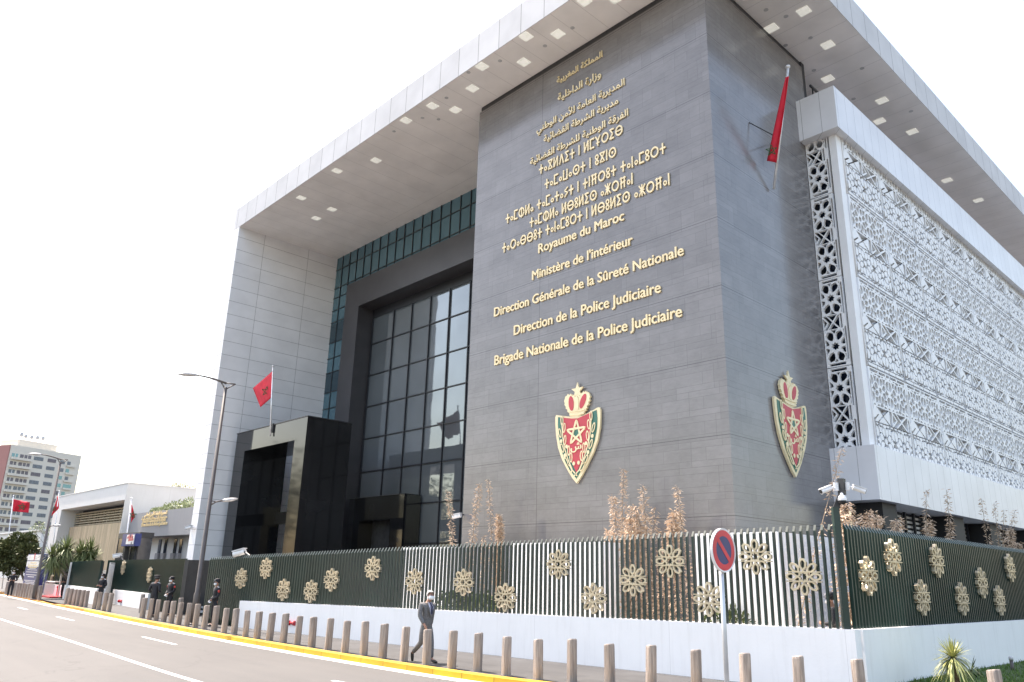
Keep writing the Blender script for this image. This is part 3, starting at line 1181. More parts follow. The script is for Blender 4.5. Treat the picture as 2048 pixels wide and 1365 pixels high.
def emblem(name, origin, side, label, k=1., ka=1.):
    fr = frame(origin, side)
    fr = (fr[0], fr[1]*ka*k, fr[2]*k, fr[3])
    t = thing(name, origin, label, 'emblem', 'crested shield emblems on the slate block')
    sh = MB().prism(el((226, 443), (320, 455), (420, 466), (490, 466), (560, 448), (650, 402), (735, 352), (762, 347), (775, 380), (775, 460), (768, 600), (742, 750), (690, 900), (612, 1060), (545, 1190), (480, 1290), (430, 1230), (380, 1150), (300, 1000), (250, 850), (225, 700), (215, 560), (215, 470)), fr, .03, .12)
    sh.build('shield', 'goldpaint', t)
    MB().prism(el((252, 470), (330, 480), (420, 488), (500, 486), (600, 440), (728, 382), (740, 480), (735, 600), (708, 750), (660, 890), (585, 1050), (480, 1232), (410, 1140), (335, 1000), (285, 850), (258, 700), (250, 560)), fr, .12, .135).build('green_field', 'green', t)
    MB().prism(el((322, 479), (420, 488), (500, 486), (600, 440), (668, 410), (655, 600), (640, 780), (590, 900), (530, 1060), (484, 1158), (440, 1060), (380, 900), (335, 780), (312, 620)), fr, .135, .15).build('red_field', 'red', t)
    pts = el((488, 500), (605, 592), (557, 790), (413, 805), (368, 632))
    cx = sum(p[0] for p in pts)/5
    cz = sum(p[1] for p in pts)/5
    inn = []
    for i in range(5):
        inn.append(pts[i])
    st = MB()
    W = .04
    for i in range(5):
        a, b = Vector(pts[i]), Vector(pts[(i+2) % 5])
        d = (b-a).normalized()
        q = Vector((-d.y, d.x))*W
        st.prism([tuple(a), tuple(a+d*.1-q), tuple(b-d*.1-q), tuple(b), tuple(b-d*.1+q), tuple(a+d*.1+q)], fr, .15, .176+.003*i)
    st.build('star', 'goldpaint', t)
    rr = (Vector(pts[0])-Vector((cx, cz))).length
    MB().prism([(cx+rr*.4*math.cos(math.pi/2+i*math.pi/5*2+math.pi), cz+rr*.4*math.sin(math.pi/2+i*math.pi/5*2+math.pi)) for i in range(5)], fr, .15, .162).build('star_centre', 'green', t)
    br = MB()
    LFL = [(308, 515, .05), (335, 605, -.1), (282, 668, .25), (345, 755, -.1), (310, 855, .35), (392, 885, -.05), (360, 1020, .5), (420, 970, 0), (405, 1105, .6)]
    LFR = [(668, 455, 0), (640, 560, .1), (698, 600, -.3), (625, 700, .1), (665, 805, -.4), (580, 850, .05), (605, 990, -.5), (550, 950, 0), (560, 1085, -.6)]
    for zx, zy, ro in LFL+LFR:
        c = el((zx, zy))[0]
        br.ring(ell(c, .075, .2, ro), ell(c, .04, .15, ro), fr, .15, .172)
    for zx, zy in [(298, 770), (365, 835), (345, 945), (455, 1045), (685, 705), (608, 795), (632, 905), (515, 1035)]:
        br.prism(ell(el((zx, zy))[0], .065, .075), fr, .15, .174)
    for L in ([(497, 1198), (440, 1130), (385, 1000), (340, 860), (318, 720), (310, 600), (306, 545)], [(462, 1198), (525, 1120), (585, 960), (628, 820), (655, 700), (664, 580), (667, 490)]):
        P = el(*L)
        for a, b in zip(P[:-1], P[1:]):
            a, b = Vector(a), Vector(b)
            d = (b-a).normalized()
            q = Vector((-d.y, d.x))*.022
            br.prism([tuple(a-q), tuple(b-q), tuple(b+q), tuple(a+q)], fr, .15, .168)
    br.build('branch', 'goldpaint', t)
    tm = text_mesh('\ufeb5', .03)
    P = el((415, 915), (552, 775))
    xs = [v[0] for v in tm.v]
    ys = [v[1] for v in tm.v]
    sx, sy = (P[1][0]-P[0][0])/(max(xs)-min(xs)), (P[1][1]-P[0][1])/(max(ys)-min(ys))
    mx_, my_ = min(xs), min(ys)
    tm.v = [tuple(fr[0]+fr[1]*(P[0][0]+(x-mx_)*sx)+fr[2]*(P[0][1]+(y-my_)*sy)+fr[3]*(.15+z*.02)) for x, y, z in tm.v]
    tm.build('letter', 'goldpaint', t)
    cr = MB()
    out = [(400, 462), (390, 420)]
    for i, (zx, zy) in enumerate([(372, 392), (352, 356), (338, 312), (334, 268), (346, 226), (372, 196), (408, 190), (440, 204)]):
        out += [(zx-9, zy+6), (zx-4, zy-12)]
    out += [(462, 225), (470, 185), (488, 172), (506, 182), (512, 212)]
    for zx, zy in [(532, 178), (562, 158), (594, 156), (624, 172), (640, 206), (636, 252), (622, 300), (602, 346), (590, 378)]:
        out += [(zx+2, zy-12), (zx+10, zy+6)]
    out += [(578, 400), (572, 432), (490, 468)]
    crown = cr.prism(el(*out), fr, .03, .125).build('crown', 'goldpaint', t)
    for c_, ro in (((415, 300), .12), ((560, 272), -.45)):
        MB().prism(ell(el(c_)[0], .13, .3, ro), fr, .125, .14).build('crown_cap', 'red', crown)
    cb = MB()
    cb.prism(el((396, 452), (396, 438), (490, 432), (576, 410), (577, 424), (490, 448)), fr, .125, .15)
    cb.prism(el((392, 410), (392, 396), (490, 384), (584, 366), (582, 382), (490, 400)), fr, .125, .15)
    cb.prism(el((474, 380), (466, 260), (488, 200), (510, 255), (506, 378)), fr, .125, .15)
    cb.build('crown_band', 'goldpaint', crown)
    c = el((489, 140))[0]
    MB().prism(starpoly(c, .33, .13), fr, .06, .13).build('crown_star', 'goldpaint', t)
    return t


emblem('emblem', EC+Vector((0, 0, 0)), 'front', 'crowned red shield emblem below the gold lettering on the front of the slate block')
tip = at(1586.3, 955.8, x=XSR)
top = at(1573.6, 752.7, x=XSR)
e0 = el((480, 1290), (488, 90))
ks = (top.z-tip.z)/(e0[1][1]-e0[0][1])
tl, tr = at(1545.7, 794, x=XSR), at(1607, 813.6, x=XSR)
w0 = el((226, 443), (765, 347))
ka = ((tr.y-tl.y)/(w0[1][0]-w0[0][0]))/ks
emblem('emblem', Vector((XSR, tip.y-e0[0][0]*ks*ka, tip.z-e0[0][1]*ks)), 'right', 'crowned red shield emblem on the side of the slate block, beside the white screens', ks, ka)


# ---------------------------------------------------------------- flags
def flag(label, polepts, rad, cor, plane, starc, wave=.07, nu=14, nv=10, bulge=None, starR=.2, seed=1, folds=3.):
    """cor: photo points hoist-top, hoist-bottom, fly-top, fly-bottom; plane(u,v) gives the place"""
    base = Vector(polepts[0])
    t = thing('flag', base, label, 'flag', 'red flags with a green star')
    po = MB().tube(polepts, rad, 10)
    po.lathe([(.001, 0), (rad*1.8, rad*.8), (rad*1.8, rad*2), (.001, rad*2.8)], polepts[-1], 10)
    po.build('flagpole', 'alu', t, True)
    ht, hb, ft, fb = [Vector(c) for c in cor]
    mb = MB()
    rg = random.Random(seed)
    ph = rg.random()*6
    nrm = None
    for j in range(nv+1):
        for i in range(nu+1):
            s, q = i/nu, j/nv
            uv = (ht*(1-q)+hb*q)*(1-s)+(ft*(1-q)+fb*q)*s
            if bulge:
                uv = uv+Vector(bulge)*math.sin(math.pi*q)*math.sin(math.pi*min(1, s*1.1))
            p = plane(uv.x, uv.y)
            d = (p-CP).normalized()
            off = wave*min(1, s*2.5)*(math.sin(s*folds*6.28+q*2.2+ph)+.5*math.sin(q*7+s*4+ph*2))
            mb.v.append(tuple(p+d*off))
    for j in range(nv):
        for i in range(nu):
            a = j*(nu+1)+i
            mb.f.append((a, a+nu+1, a+nu+2, a+1))
    cl = mb.build('flag_cloth', 'flagred', t, True)
    so = cl.modifiers.new('thick', 'SOLIDIFY')
    so.thickness = .012
    # star outline following the cloth, a little in front
    c = plane(*starc)
    d = (CP-c).normalized()
    ax = d.cross(Z).normalized()*-1
    ay = ax.cross(d)*-1
    if ay.z < 0:
        ay = -ay
    st = MB()
    fr = (c+d*(wave*1.6+.03), ax, ay, d)
    P = [Vector((starR*math.cos(math.pi/2+i*1.2566), starR*math.sin(math.pi/2+i*1.2566))) for i in range(5)]
    for i in range(5):
        a, b = P[i], P[(i+2) % 5]
        dd = (b-a).normalized()
        q = Vector((-dd.y, dd.x))*starR*.07
        st.prism([tuple(a-q), tuple(b-q), tuple(b+q), tuple(a+q)], fr, 0, .006+.001*i)
    st.build('flag_star', 'flaggreen', cl, False)
    return t


py = 20.88
pb, pt = at(540.3, 872, y=py), at(546, 735, y=py)
flag('red flag on a short white pole fixed above the black entrance portal', [pb, pt], .045, [(545, 743), (541.5, 797), (506, 777), (521, 815)], lambda u, v: at(u, v, y=py-.03), (533, 783), .09, starR=.3, seed=2, folds=2.2)
MB0 = MB().box((pb.x-.02, 20.9, pb.z+.2), (pb.x+.14, 21.0, pb.z+.75))
MB0.build('flag_bracket', 'darkmetal', [o for o in bpy.data.objects if o.name == 'flag'][0])
fb_ = at(1542, 381, x=XSR)
sl_ = fb_+Vector((.12, 0, 0))
tp_ = at(1576, 137, x=XSR+1.55)
dirp = (tp_-sl_)


def onpole(u, v):
    # plane holding the inclined pole and the viewer's sideways direction
    nn = dirp.cross(Vector((HV.y, -HV.x, 0))).normalized()
    d = ray(u, v)
    return CP+d*((sl_-CP).dot(nn)/d.dot(nn)) - d.normalized()*.14


fs = flag('red flag hanging limp from a slanted white pole on the side of the slate block', [sl_, tp_], .05, [(1577.5, 153), (1553, 326), (1571, 155), (1534, 322)], onpole, (1543, 301), .07, 8, 22, bulge=(5, 0), starR=.22, seed=5, folds=1.2)
mid = sl_+dirp*.42
MB().tube([mid, Vector((XSR, mid.y-1.0, mid.z+.6))], .02, 6).tube([mid, Vector((XSR, mid.y+.9, mid.z+.5))], .02, 6).build('flag_stay', 'darkmetal', fs)

# ---------------------------------------------------------------- perimeter fence
GOLDP = []


def petal_ring(m, fr, R, cx=0., cz=0.):
    for i in range(8):
        a = i*math.pi/4
        c, s_ = math.cos(a), math.sin(a)
        o = [(.3, 0), (.5, -.2), (.78, -.215), (1.0, -.1), (1.0, .1), (.78, .215), (.5, .2)]
        n_ = [(.43, 0), (.55, -.095), (.76, -.115), (.88, -.045), (.88, .045), (.76, .115), (.55, .095)]
        q = lambda L: [(cx+R*(r*c-t*s_), cz+R*(r*s_+t*c)) for r, t in L]
        m.ring(q(o), q(n_), fr, .0, .075+.002*(i % 2))
    st = [(cx+R*(.4 if i % 2 == 0 else .27)*math.cos(i*math.pi/8), cz+R*(.4 if i % 2 == 0 else .27)*math.sin(i*math.pi/8)) for i in range(16)]
    si = [(cx+R*(.24 if i % 2 == 0 else .15)*math.cos(i*math.pi/8), cz+R*(.24 if i % 2 == 0 else .15)*math.sin(i*math.pi/8)) for i in range(16)]
    m.ring(st, si, fr, .0, .082)
    for sg in (-1, 1):
        m.prism([(cx-R*1.0, cz+sg*R*.235), (cx+R*1.0, cz+sg*R*.235), (cx+R*1.0, cz+sg*R*.29), (cx-R*1.0, cz+sg*R*.29)], fr, .0, .088)
    return m


D = Vector((1, .1236, 0)).normalized()
NF = Vector((D.y, -D.x, 0))               # towards the road


def onfence(u, v, off=0.):
    d = ray(u, v)
    p0 = Vector((0, 18.267, 0))+NF*off
    return CP+d*((p0-CP).dot(NF)/d.dot(NF))


def ztop(x):
    return 2.69+(x+33.95)*.0312


def zbase(x):
    return 1.0+(x+31.1)*.0122


fen = thing('slat_fence', (-20, FB(-20), 0), 'long dark green slat fence with gold ornaments on a white wall along the pavement', 'fence')
sl = MB()
x = -33.95
while x < FX-.28:
    zb = .03 if x < -31.15 else zbase(x)-.02
    c = Vector((x, FB(x), 0))-NF*.1
    a, b = D*.026, -NF*.08
    p = [c-a, c+a, c+a+b, c-a+b]
    # the slat tops slope down to the back a little
    sl.hexa([q+Z*zb for q in p]+[p[0]+Z*(ztop(x)-.13), p[1]+Z*(ztop(x)-.13), p[2]+Z*(ztop(x)+.0), p[3]+Z*(ztop(x)+.0)])
    x += .1588
sl.build('slat_panel', 'fin', fen)
bw = MB()
P0, P1 = Vector((-31.12, FB(-31.12), 0)), Vector((FX, FB(FX), 0))
q = [P0, P1, P1-NF*.4, P0-NF*.4]
bw.hexa([p-Z*.2 for p in q]+[q[0]+Z*zbase(-31.12), q[1]+Z*1.28, q[2]+Z*1.28, q[3]+Z*zbase(-31.12)])
bw.build('base_wall', 'whitewall', fen)
for u, v in [(484, 1157), (534, 1137), (569, 1180), (624, 1183), (665, 1160), (748, 1137), (831, 1163), (929, 1165), (1013, 1195), (1119, 1129), (1189, 1197), (1268, 1161), (1342, 1123), (1420, 1199), (1512, 1114), (1609, 1154)]:
    c = onfence(u, v, -.09)
    petal_ring(MB(), (c, D, Z, NF), .4).build('rosette_ornament', 'bronze', fen)
# hose inlets on the low wall
fe2 = thing('slat_fence', (FX, FY0+.4, 0), 'dark green slat fence with gold ornaments on the wall beside the lawn', 'fence')
sl = MB()
y = FY0+.36
while y < 62:
    sl.hexa([(FX-.18, y-.026, 1.24), (FX-.1, y-.026, 1.24), (FX-.1, y+.026, 1.24), (FX-.18, y+.026, 1.24), (FX-.18, y-.026, 3.52), (FX-.1, y-.026, 3.39), (FX-.1, y+.026, 3.39), (FX-.18, y+.026, 3.52)])
    y += .159
sl.build('slat_panel', 'fin', fe2)
MB().box((FX-.3, FY0+.3, 1.29), (FX-.25, 62, 1.34)).build('fence_rail', 'darkmetal', fe2)
MB().box((FX-.4, FY0+.41, -.2), (FX, 62, 1.28)).build('base_wall', 'whitewall', fe2)
for u, v in [(1733, 1152), (1782, 1115), (1841, 1195), (1870, 1122), (1921, 1198), (1960, 1166), (1996, 1201), (2017, 1136)]:
    c = at(u, v, x=FX-.09)
    petal_ring(MB(), (c, Y, Z, X), .43).build('rosette_ornament', 'bronze', fe2)

# corner mast with cameras
cpt = Vector((FX-.24, FY0+.16, 0))
ms = thing('camera_mast', cpt, 'dark cranked post at the fence corner carrying three white cameras', 'camera mast')
zc = lambda v: zv(cpt.x, cpt.y, v)
z1, z2, z3 = zc(1015), zc(985), zc(958)
off = Vector((.3, .2, 0))*.9
MB().tube([cpt+Z*1.2, cpt+Z*z1], .1, 4).build('post', 'fin', ms)
mm = MB()
a0, a1, a2 = cpt+Z*(z1-.05), cpt+off*.55+Z*z2, cpt+off*.6+Z*z3
mm.beam(a0, a1, .12, .12).beam(a1-Z*.05, a2, .13, .13)
mm.build('crank_arm', 'darkmetal', ms)


def bullet(name, p, d, parent, L=.3, r=.06, br=None):
    """a bullet camera at p looking along d"""
    p, d = Vector(p), Vector(d).normalized()
    m = MB()
    m.tube([p, p+d*L*.92], r, 14)
    m.tube([p+d*L*.9, p+d*L], [r*1.12, r*1.12], 14)
    m.beam(p+Z*r*1.05, p+d*L*1.12+Z*r*1.05, r*2.2, r*.25)
    if br is not None:
        m.tube([p+d*L*.15, Vector(br)], r*.4, 8)
        m.tube([Vector(br)-Z*.09, Vector(br)+Z*.09], r*1.0, 12)
    o = m.build(name, 'camwhite', parent, False)
    q = MB().tube([p+d*L*.99, p+d*(L+.012)], r*.8, 14)
    q.build('lens', 'black', o)
    return o


pL, pR = atp(1651, 982, a1), atp(1716, 978, a1)
bullet('bullet_camera', atp(1661, 976, a1), atp(1644, 985, a1)-atp(1661, 976, a1)+Vector((0, -.08, 0)), ms, .27, .058, atp(1672, 974, a1))
bullet('bullet_camera', atp(1706, 975, a1), atp(1727, 982, a1)-atp(1706, 975, a1)+Vector((0, -.05, 0)), ms, .27, .058, atp(1694, 973, a1))
dc = atp(1684.5, 999, a1-HV*.16)
do = MB().lathe([(.03, .13), (.04, .09), (.075, .07), (.095, .02), (.095, -.03)][::-1], dc, 18).tube([dc+Z*.12, a1-Z*.05], .03, 8)
do = do.build('dome_camera', 'camwhite', ms, False)
MB().lathe([(.001, -.12), (.05, -.105), (.08, -.07), (.085, -.03)], dc, 18).build('dome', 'black', do, True)

# inner garden walls seen through the slats
def gwall(u0, v0, u1, v1, y, dep, label, m='whitewall'):
    a, b = at(u0, v0, y=y), at(u1, v1, y=y)
    z = (a.z+b.z)/2
    o = MB().box((a.x, y, .1), (b.x, y+dep, z)).build('garden_wall', m)
    return tag(o, label, 'wall', 'white garden walls behind the slat fence')


gwall(1390, 1071, 1554, 1060, 19.6, 6., 'tall white block behind the fence near its corner, beside the guard')
gwall(1023, 1089, 1203, 1081.7, 19.6, 1.2, 'white wall behind the fence in front of the shield emblem')
gwall(807, 1097, 896, 1093, 20.2, 1.2, 'short white wall behind the fence in front of the mirror glazing')
gwall(897, 1096, 1021, 1091, 20.9, .5, 'grey low wall behind the fence between two white walls', 'annex')


# ---------------------------------------------------------------- fence and gate pieces to the left
def px_fence(label, L, Rr, base=None, orn=(), name='slat_fence', full=True):
    """L,R = (u, v foot, v top); base = (uL, v top L, uR, v top R) white low wall"""
    a, b = at(L[0], L[1], z=0), at(Rr[0], Rr[1], z=0)
    za, zb = zv(a.x, a.y, L[2]), zv(b.x, b.y, Rr[2])
    t = thing(name, (a+b)/2, label, 'fence')
    d = (b-a)
    ln = d.length
    d.normalize()
    nf = Vector((d.y, -d.x, 0))
    m = MB()
    k = int(ln/.16)
    for i in range(k+1):
        s = i/k
        c = a+(b-a)*s
        p = [c-d*.02, c+d*.02, c+d*.02-nf*.125, c-d*.02-nf*.125]
        zt = za+(zb-za)*s
        m.hexa([q+Z*.03 for q in p]+[q+Z*zt for q in p])
    m.build('slat_panel', 'fin', t)
    m = MB()
    m.hexa([a-nf*.16+Z*.03, b-nf*.16+Z*.03, b-nf*.2+Z*.03, a-nf*.2+Z*.03, a-nf*.16+Z*(za-.05), b-nf*.16+Z*(zb-.05), b-nf*.2+Z*(zb-.05), a-nf*.2+Z*(za-.05)])
    m.build('backing_sheet', 'darkmetal', t)

    def onp(u, v, off=0.):
        dd = ray(u, v)
        return CP+dd*((a+nf*off-CP).dot(nf)/dd.dot(nf))
    if base:
        p, q = onp(base[0], base[1], .1), onp(base[2], base[3], .1)
        zz = (p.z+q.z)/2
        p.z = q.z = 0
        w_ = MB().hexa([p-Z*.1, q-Z*.1, q-nf*.5-Z*.1, p-nf*.5-Z*.1, p+Z*zz, q+Z*zz, q-nf*.5+Z*zz, p-nf*.5+Z*zz])
        w_.build('base_wall', 'whitewall', t)
    for u, v in orn:
        c = onp(u, v, .02)
        petal_ring(MB(), (c, d, Z, nf), .42).build('rosette_ornament', 'bronze', t)
    return t, a, b, nf, onp


fA = px_fence('green slat fence behind the two police officers, left of the white pier', (202, 1204, 1121), (354, 1230, 1117.5), (226, 1180.5, 297, 1186.5), [(300.6, 1149.8), (248, 1135), (218, 1160)])
A0, A1, Anf = fA[1], fA[2], fA[3]
MB().hexa([A1+Z*.03, A1+Vector((.25, .1, .03)), A1+Vector((.3, 3, .03)), A1+Vector((.05, 3, .03)), A1+Z*2.6, A1+Vector((.25, .1, 2.6)), A1+Vector((.3, 3, 2.6)), A1+Vector((.05, 3, 2.6))]).build('fence_return', 'darkmetal', fA[0])
fBb = px_fence('plain green slat fence on a white wall, left of the gate with white bars', (128, 1198, 1124), (187, 1209, 1121), (129, 1172, 194, 1176))
fC = px_fence('farthest green slat fence, with one gold ornament, by the red hydrant', (88, 1190, 1122), (127, 1196.5, 1122.5), (90, 1168.5, 127, 1171), [(104, 1160)])
g = thing('bar_gate', at(205, 1207, z=0), 'narrow gate of white bars between two green fences behind a guard', 'gate')
gb = MB()
for i in range(6):
    p = at(188.5+i*2.6, 1209-i*.6, z=0)+Vector((0, .5, 0))
    gb.box((p.x-.035, p.y-.02, 0), (p.x+.035, p.y+.02, 2.4))
gb.build('gate_bar', 'whitewall2', g)
p, q = at(188.5, 1209, z=0), at(201.5, 1206, z=0)
MB().beam(p+Vector((0, .5, 2.4)), q+Vector((0, .5, 2.4)), .05, .06).beam(p+Vector((0, .5, .4)), q+Vector((0, .5, .4)), .05, .06).build('gate_frame', 'whitewall2', g)
for (u0, v0), lab in (((129, 1199), 'slim white gate post at the left end of the plain green fence'), ((114.5, 1196), 'slim white gate post beside the guard near the red hydrant')):
    p = at(u0, v0, z=0)
    o = MB().box((p.x-.05, p.y-.05, 0), (p.x+.05, p.y+.05, zv(p.x, p.y, 1125 if u0 > 125 else 1138))).build('gate_post', 'whitewall2')
    tag(o, lab, 'post', 'white gate posts')

# entrance steps with slatted rail, at the foot of the pier
p, q = at(368, 1226, z=0), at(427, 1234, z=0)
stp = thing('slatted_barrier', p, 'low barrier of dark and pale horizontal rails at the foot of the white pier', 'barrier')
m1, m2 = MB(), MB()
for i in range(5):
    z = .06+i*.2
    o_ = Vector((0, .25*i*.5, 0))
    m1.beam(p+o_+Z*z, q+o_+Z*z, .12, .1)
    m2.beam(p+o_+Z*(z+.1), q+o_+Z*(z+.1), .14, .09)
m1.build('dark_rail', 'darkmetal', stp)
m2.build('pale_rail', 'whitewall2', stp)


def wall_cam(label, u, v, p0, d, br, k=1.):
    t = thing('security_camera', p0, label, 'camera', 'white security cameras')
    bullet('camera_body', p0, d, t, .3*k, .07*k, None)
    MB().tube([Vector(p0)+Vector(d).normalized()*.05, br], .03*k, 8).build('bracket', 'darkmetal', t)


c = onfence(490, 1103, -.3)
wall_cam('white camera on an arm above the left end of the long green fence', 0, 0, c, (-.8, -.5, -.25), onfence(500, 1113, -.3), 1.7)
c = fA[4](242, 1111, 0)
wall_cam('white camera on an arm above the green fence behind the officers', 0, 0, c, (-.8, -.5, -.15), fA[4](246, 1122, -.1), 1.7)
c = fBb[4](134, 1114, 0)
wall_cam('white camera above the left end of the plain green fence', 0, 0, c, (-.8, -.5, -.2), fBb[4](141, 1121, -.1), 1.6)
c = at(922, 1031, y=21.7)
wall_cam('white camera fixed to the left edge of the slate block', 0, 0, c, (-.8, -.35, -.15), (XSL+.05, 21.98, c.z+.05), 1.3)
c = at(384, 1054, y=19.3)
wall_cam('white camera high on the front edge of the white pier', 0, 0, c, (-.8, -.4, -.2), (XPO+.1, 19.54, c.z+.05), 1.5)

# red hose inlets on low white walls
for (u, v), lab, f in (((584, 1246.5), 'small red hose inlet on the white wall of the long fence', lambda u, v: onfence(u, v, .02)), ((241.5, 1203), 'small red hose inlet on the white wall behind the officers', lambda u, v: fA[4](u, v, .12))):
    c = f(u, v)
    t = thing('hose_inlet', c, lab, 'hose inlet', 'red hose inlets on the low white walls')
    MB().tube([c-D*.16, c+D*.16], .05, 10).build('pipe', 'hydrant', t, True)
    MB().tube([c-D*.2+NF*.02, c-D*.14+NF*.02], .085, 12).tube([c+D*.14+NF*.02, c+D*.2+NF*.02], .085, 12).build('cap', 'hydrant', t)

# ---------------------------------------------------------------- bollards
BH, BR = .86, .1
bp = MB()
sec = []
for i in range(16):
    a = 2*math.pi*i/16
    e = .34
    c_, s_ = math.cos(a), math.sin(a)
    sec.append((BR*abs(c_)**.55*(1 if c_ > 0 else -1), BR*abs(s_)**.55*(1 if s_ > 0 else -1)))
for z, k in ((-.05, 1.), (BH-.05, .97), (BH-.015, .93), (BH, .8)):
    for a, b in sec:
        bp.v.append((a*k, b*k, z+(0 if z < .5 else a*.12)))
for j in range(3):
    for i in range(16):
        a, b = j*16+i, j*16+(i+1) % 16
        bp.f.append((a, b, b+16, a+16))
bp.f.append(tuple(48+i for i in range(16)))
BME = bp.mesh('bollard')
M['stonel'] = mat('beige_stone_posts', (.36, .305, .27), .8, var=.32, scale=2.6, stretch=(9, 9, .7), bump=.35, bscale=25.)
_n = M['stonel'].node_tree
_b = _n.nodes['Principled BSDF']
_src = _b.inputs['Base Color'].links[0].from_socket
_oi = N(_n, 'ShaderNodeObjectInfo')
_n.links.new(mixc(_n, mathn(_n, 'MULTIPLY', _oi.outputs['Random'], .45), _src, (.2, .165, .14)), _b.inputs['Base Color'])
BME.materials.append(M['stonel'])
MAIN = [(284, 1236.5), (298, 1239.7), (311.8, 1241.6), (326.6, 1244), (341.8, 1246.9), (356.6, 1250), (373, 1253), (389.6, 1256), (408, 1258.9), (427.7, 1262), (447.3, 1266.5), (467.6, 1269), (490.5, 1273.9), (513.6, 1277.8), (538.5, 1281.5), (566, 1286), (594, 1290), (623, 1295), (655.7, 1300), (689, 1305.6), (727, 1311), (764.8, 1317), (807, 1323), (852.7, 1330), (902.7, 1337.6), (955, 1343), (1012, 1351.5), (1076, 1359.6)]
TOPS = [(1144, 1280.7), (1219, 1286), (1300, 1292), (1390, 1298.5), (1487.6, 1305), (1594, 1311), (1715, 1317.5), (1988, 1339)]
rows = [at(u, v, z=0) for u, v in MAIN]+[at(u, v, z=BH)-Z*BH for u, v in TOPS]
iman = 23
isign = 32
gA = [at(u, 1188+(u-11.5)*.173, z=0) for u in [11.5+67*i/13 for i in range(14)]]
gB = [at(u, v, z=0) for u, v in ((130.9, 1208), (138.5, 1209.7), (146.5, 1211), (154, 1212), (161.5, 1213.9), (170.3, 1215))]
gC = [at(u, v, z=0) for u, v in ((187.4, 1218.5), (196.6, 1220), (207, 1222.6), (217, 1224))]
extra = [(at(281, 1226, z=0), 'bollard set back behind the first one of the long row, left of the back-turned officer'), (at(357.5, 1236, z=0), 'bollard set back behind the long row, between the guard and the white pier')]
rb = random.Random(11)


def bollard(p, lab, grp):
    o = bpy.data.objects.new('bollard', BME)
    COL.objects.link(o)
    o.location = p
    o.rotation_euler = (rb.uniform(-.022, .022), rb.uniform(-.022, .022), rb.uniform(-.5, .5))
    o.scale = (1, 1, rb.uniform(.97, 1.035))
    tag(o, lab, 'bollard', grp)


GR = 'beige stone bollards along the yellow kerb'
for i, p in enumerate(rows):
    if i == iman:
        lab = 'stone bollard standing right in front of the walking man'
    elif 16 <= i < iman:
        lab = '%s stone bollard to the left of the walking man, along the kerb' % ORD[iman-i]
    elif iman < i < isign:
        lab = '%s stone bollard to the right of the walking man, along the kerb' % ORD[i-iman]
    elif i == isign:
        lab = 'stone bollard just right of the no-parking sign post'
    elif i == 33 or i == 34:
        lab = '%s stone bollard to the right of the no-parking sign post' % ORD[i-isign+1]
    elif i == 35:
        lab = 'stone bollard beside the lawn, next to the small palm'
    elif i == 8:
        lab = 'stone bollard just right of the near street lamp post'
    elif i > 8:
        lab = '%s stone bollard to the right of the near street lamp post' % ORD[i-7]
    else:
        lab = '%s stone bollard to the left of the near street lamp post' % ORD[8-i]
    bollard(p, lab, GR)
for p, lab in extra:
    bollard(p, lab, GR)
for i, p in enumerate(gC):
    bollard(p, '%s bollard from the left in the group of four before the bar gate' % ORD[i+1], 'four bollards in front of the bar gate')
for i, p in enumerate(gB):
    bollard(p, '%s bollard from the left in the group of six by the plain green fence' % ORD[i+1], 'six bollards by the plain green fence')
for i, p in enumerate(gA):
    bollard(p, '%s post from the left in the tight row before the blue totem' % ORD[i+1], 'tight row of bollards by the orange kerb')


# ---------------------------------------------------------------- street lamps
def lamp(label, bu, bv, tv, armu, armv, lowv, lowu, lowtv):
    b = at(bu, bv, z=0)
    t = thing('street_lamp', b, label, 'street lamp', 'dark street lamps with two heads')
    zt = zv(b.x, b.y, tv)
    MB().tube([b, b+Z*1.2, b+Z*1.25, b+Z*zt], [.14, .125, .1, .065], 14).lathe([(.2, 0), (.2, .05), (.14, .08)], b, 14).build('pole', 'lamp', t, True)
    tip = at(armu, armv, x=b.x)
    top = b+Z*zt
    m = MB()
    k = []
    for i in range(9):
        s = i/8
        p = top.lerp(tip, s)
        p.z += .32*math.sin(math.pi*s)*.35+.18*(1-s)
        k.append(p)
    m.tube(k[:6], [.05, .045, .042, .04, .036, .034], 8)
    # small forked bracket
    m.tube([top-Z*.1, top+Vector((0, .42, .22))], .03, 6).tube([top+Vector((0, .42, .22)), k[0]], .03, 6).tube([top-Z*.1, k[1]], .03, 6)
    m.build('arm', 'lamp', t, True)

    def head(a, c, name):
        a, c = Vector(a), Vector(c)
        d = (c-a).normalized()
        s_ = d.cross(Z).normalized()
        up = s_.cross(d)
        h = MB()
        L = (c-a).length
        prof = [(0, .05, .05), (.12, .1, .07), (.35, .17, .085), (.65, .19, .075), (.9, .12, .045), (1., .03, .02)]
        n_ = 14
        for f, wd, hg in prof:
            for i in range(n_):
                an = 2*math.pi*i/n_
                h.v.append(tuple(a+d*L*f+s_*wd*math.cos(an)+up*hg*math.sin(an)))
        for j in range(len(prof)-1):
            for i in range(n_):
                q, r = j*n_+i, j*n_+(i+1) % n_
                h.f.append((q, r, r+n_, q+n_))
        h.f.append(tuple(range(n_))[::-1])
        h.f.append(tuple((len(prof)-1)*n_+i for i in range(n_)))
        h.build(name, 'lamphead', t, True)
    head(k[5], tip, 'lamp_head')
    zl = zv(b.x, b.y, lowv)
    lt = at(lowu, lowtv, x=b.x)
    lb = b+Z*zl
    j = lb.lerp(lt, .45)+Z*.08
    MB().tube([lb, lb.lerp(j, .5)+Z*.06, j], .032, 8).tube([lb+Z*.22, lb.lerp(j, .6)+Z*.03], .02, 6).build('arm', 'lamp', t, True)
    head(j, lt, 'lamp_head')


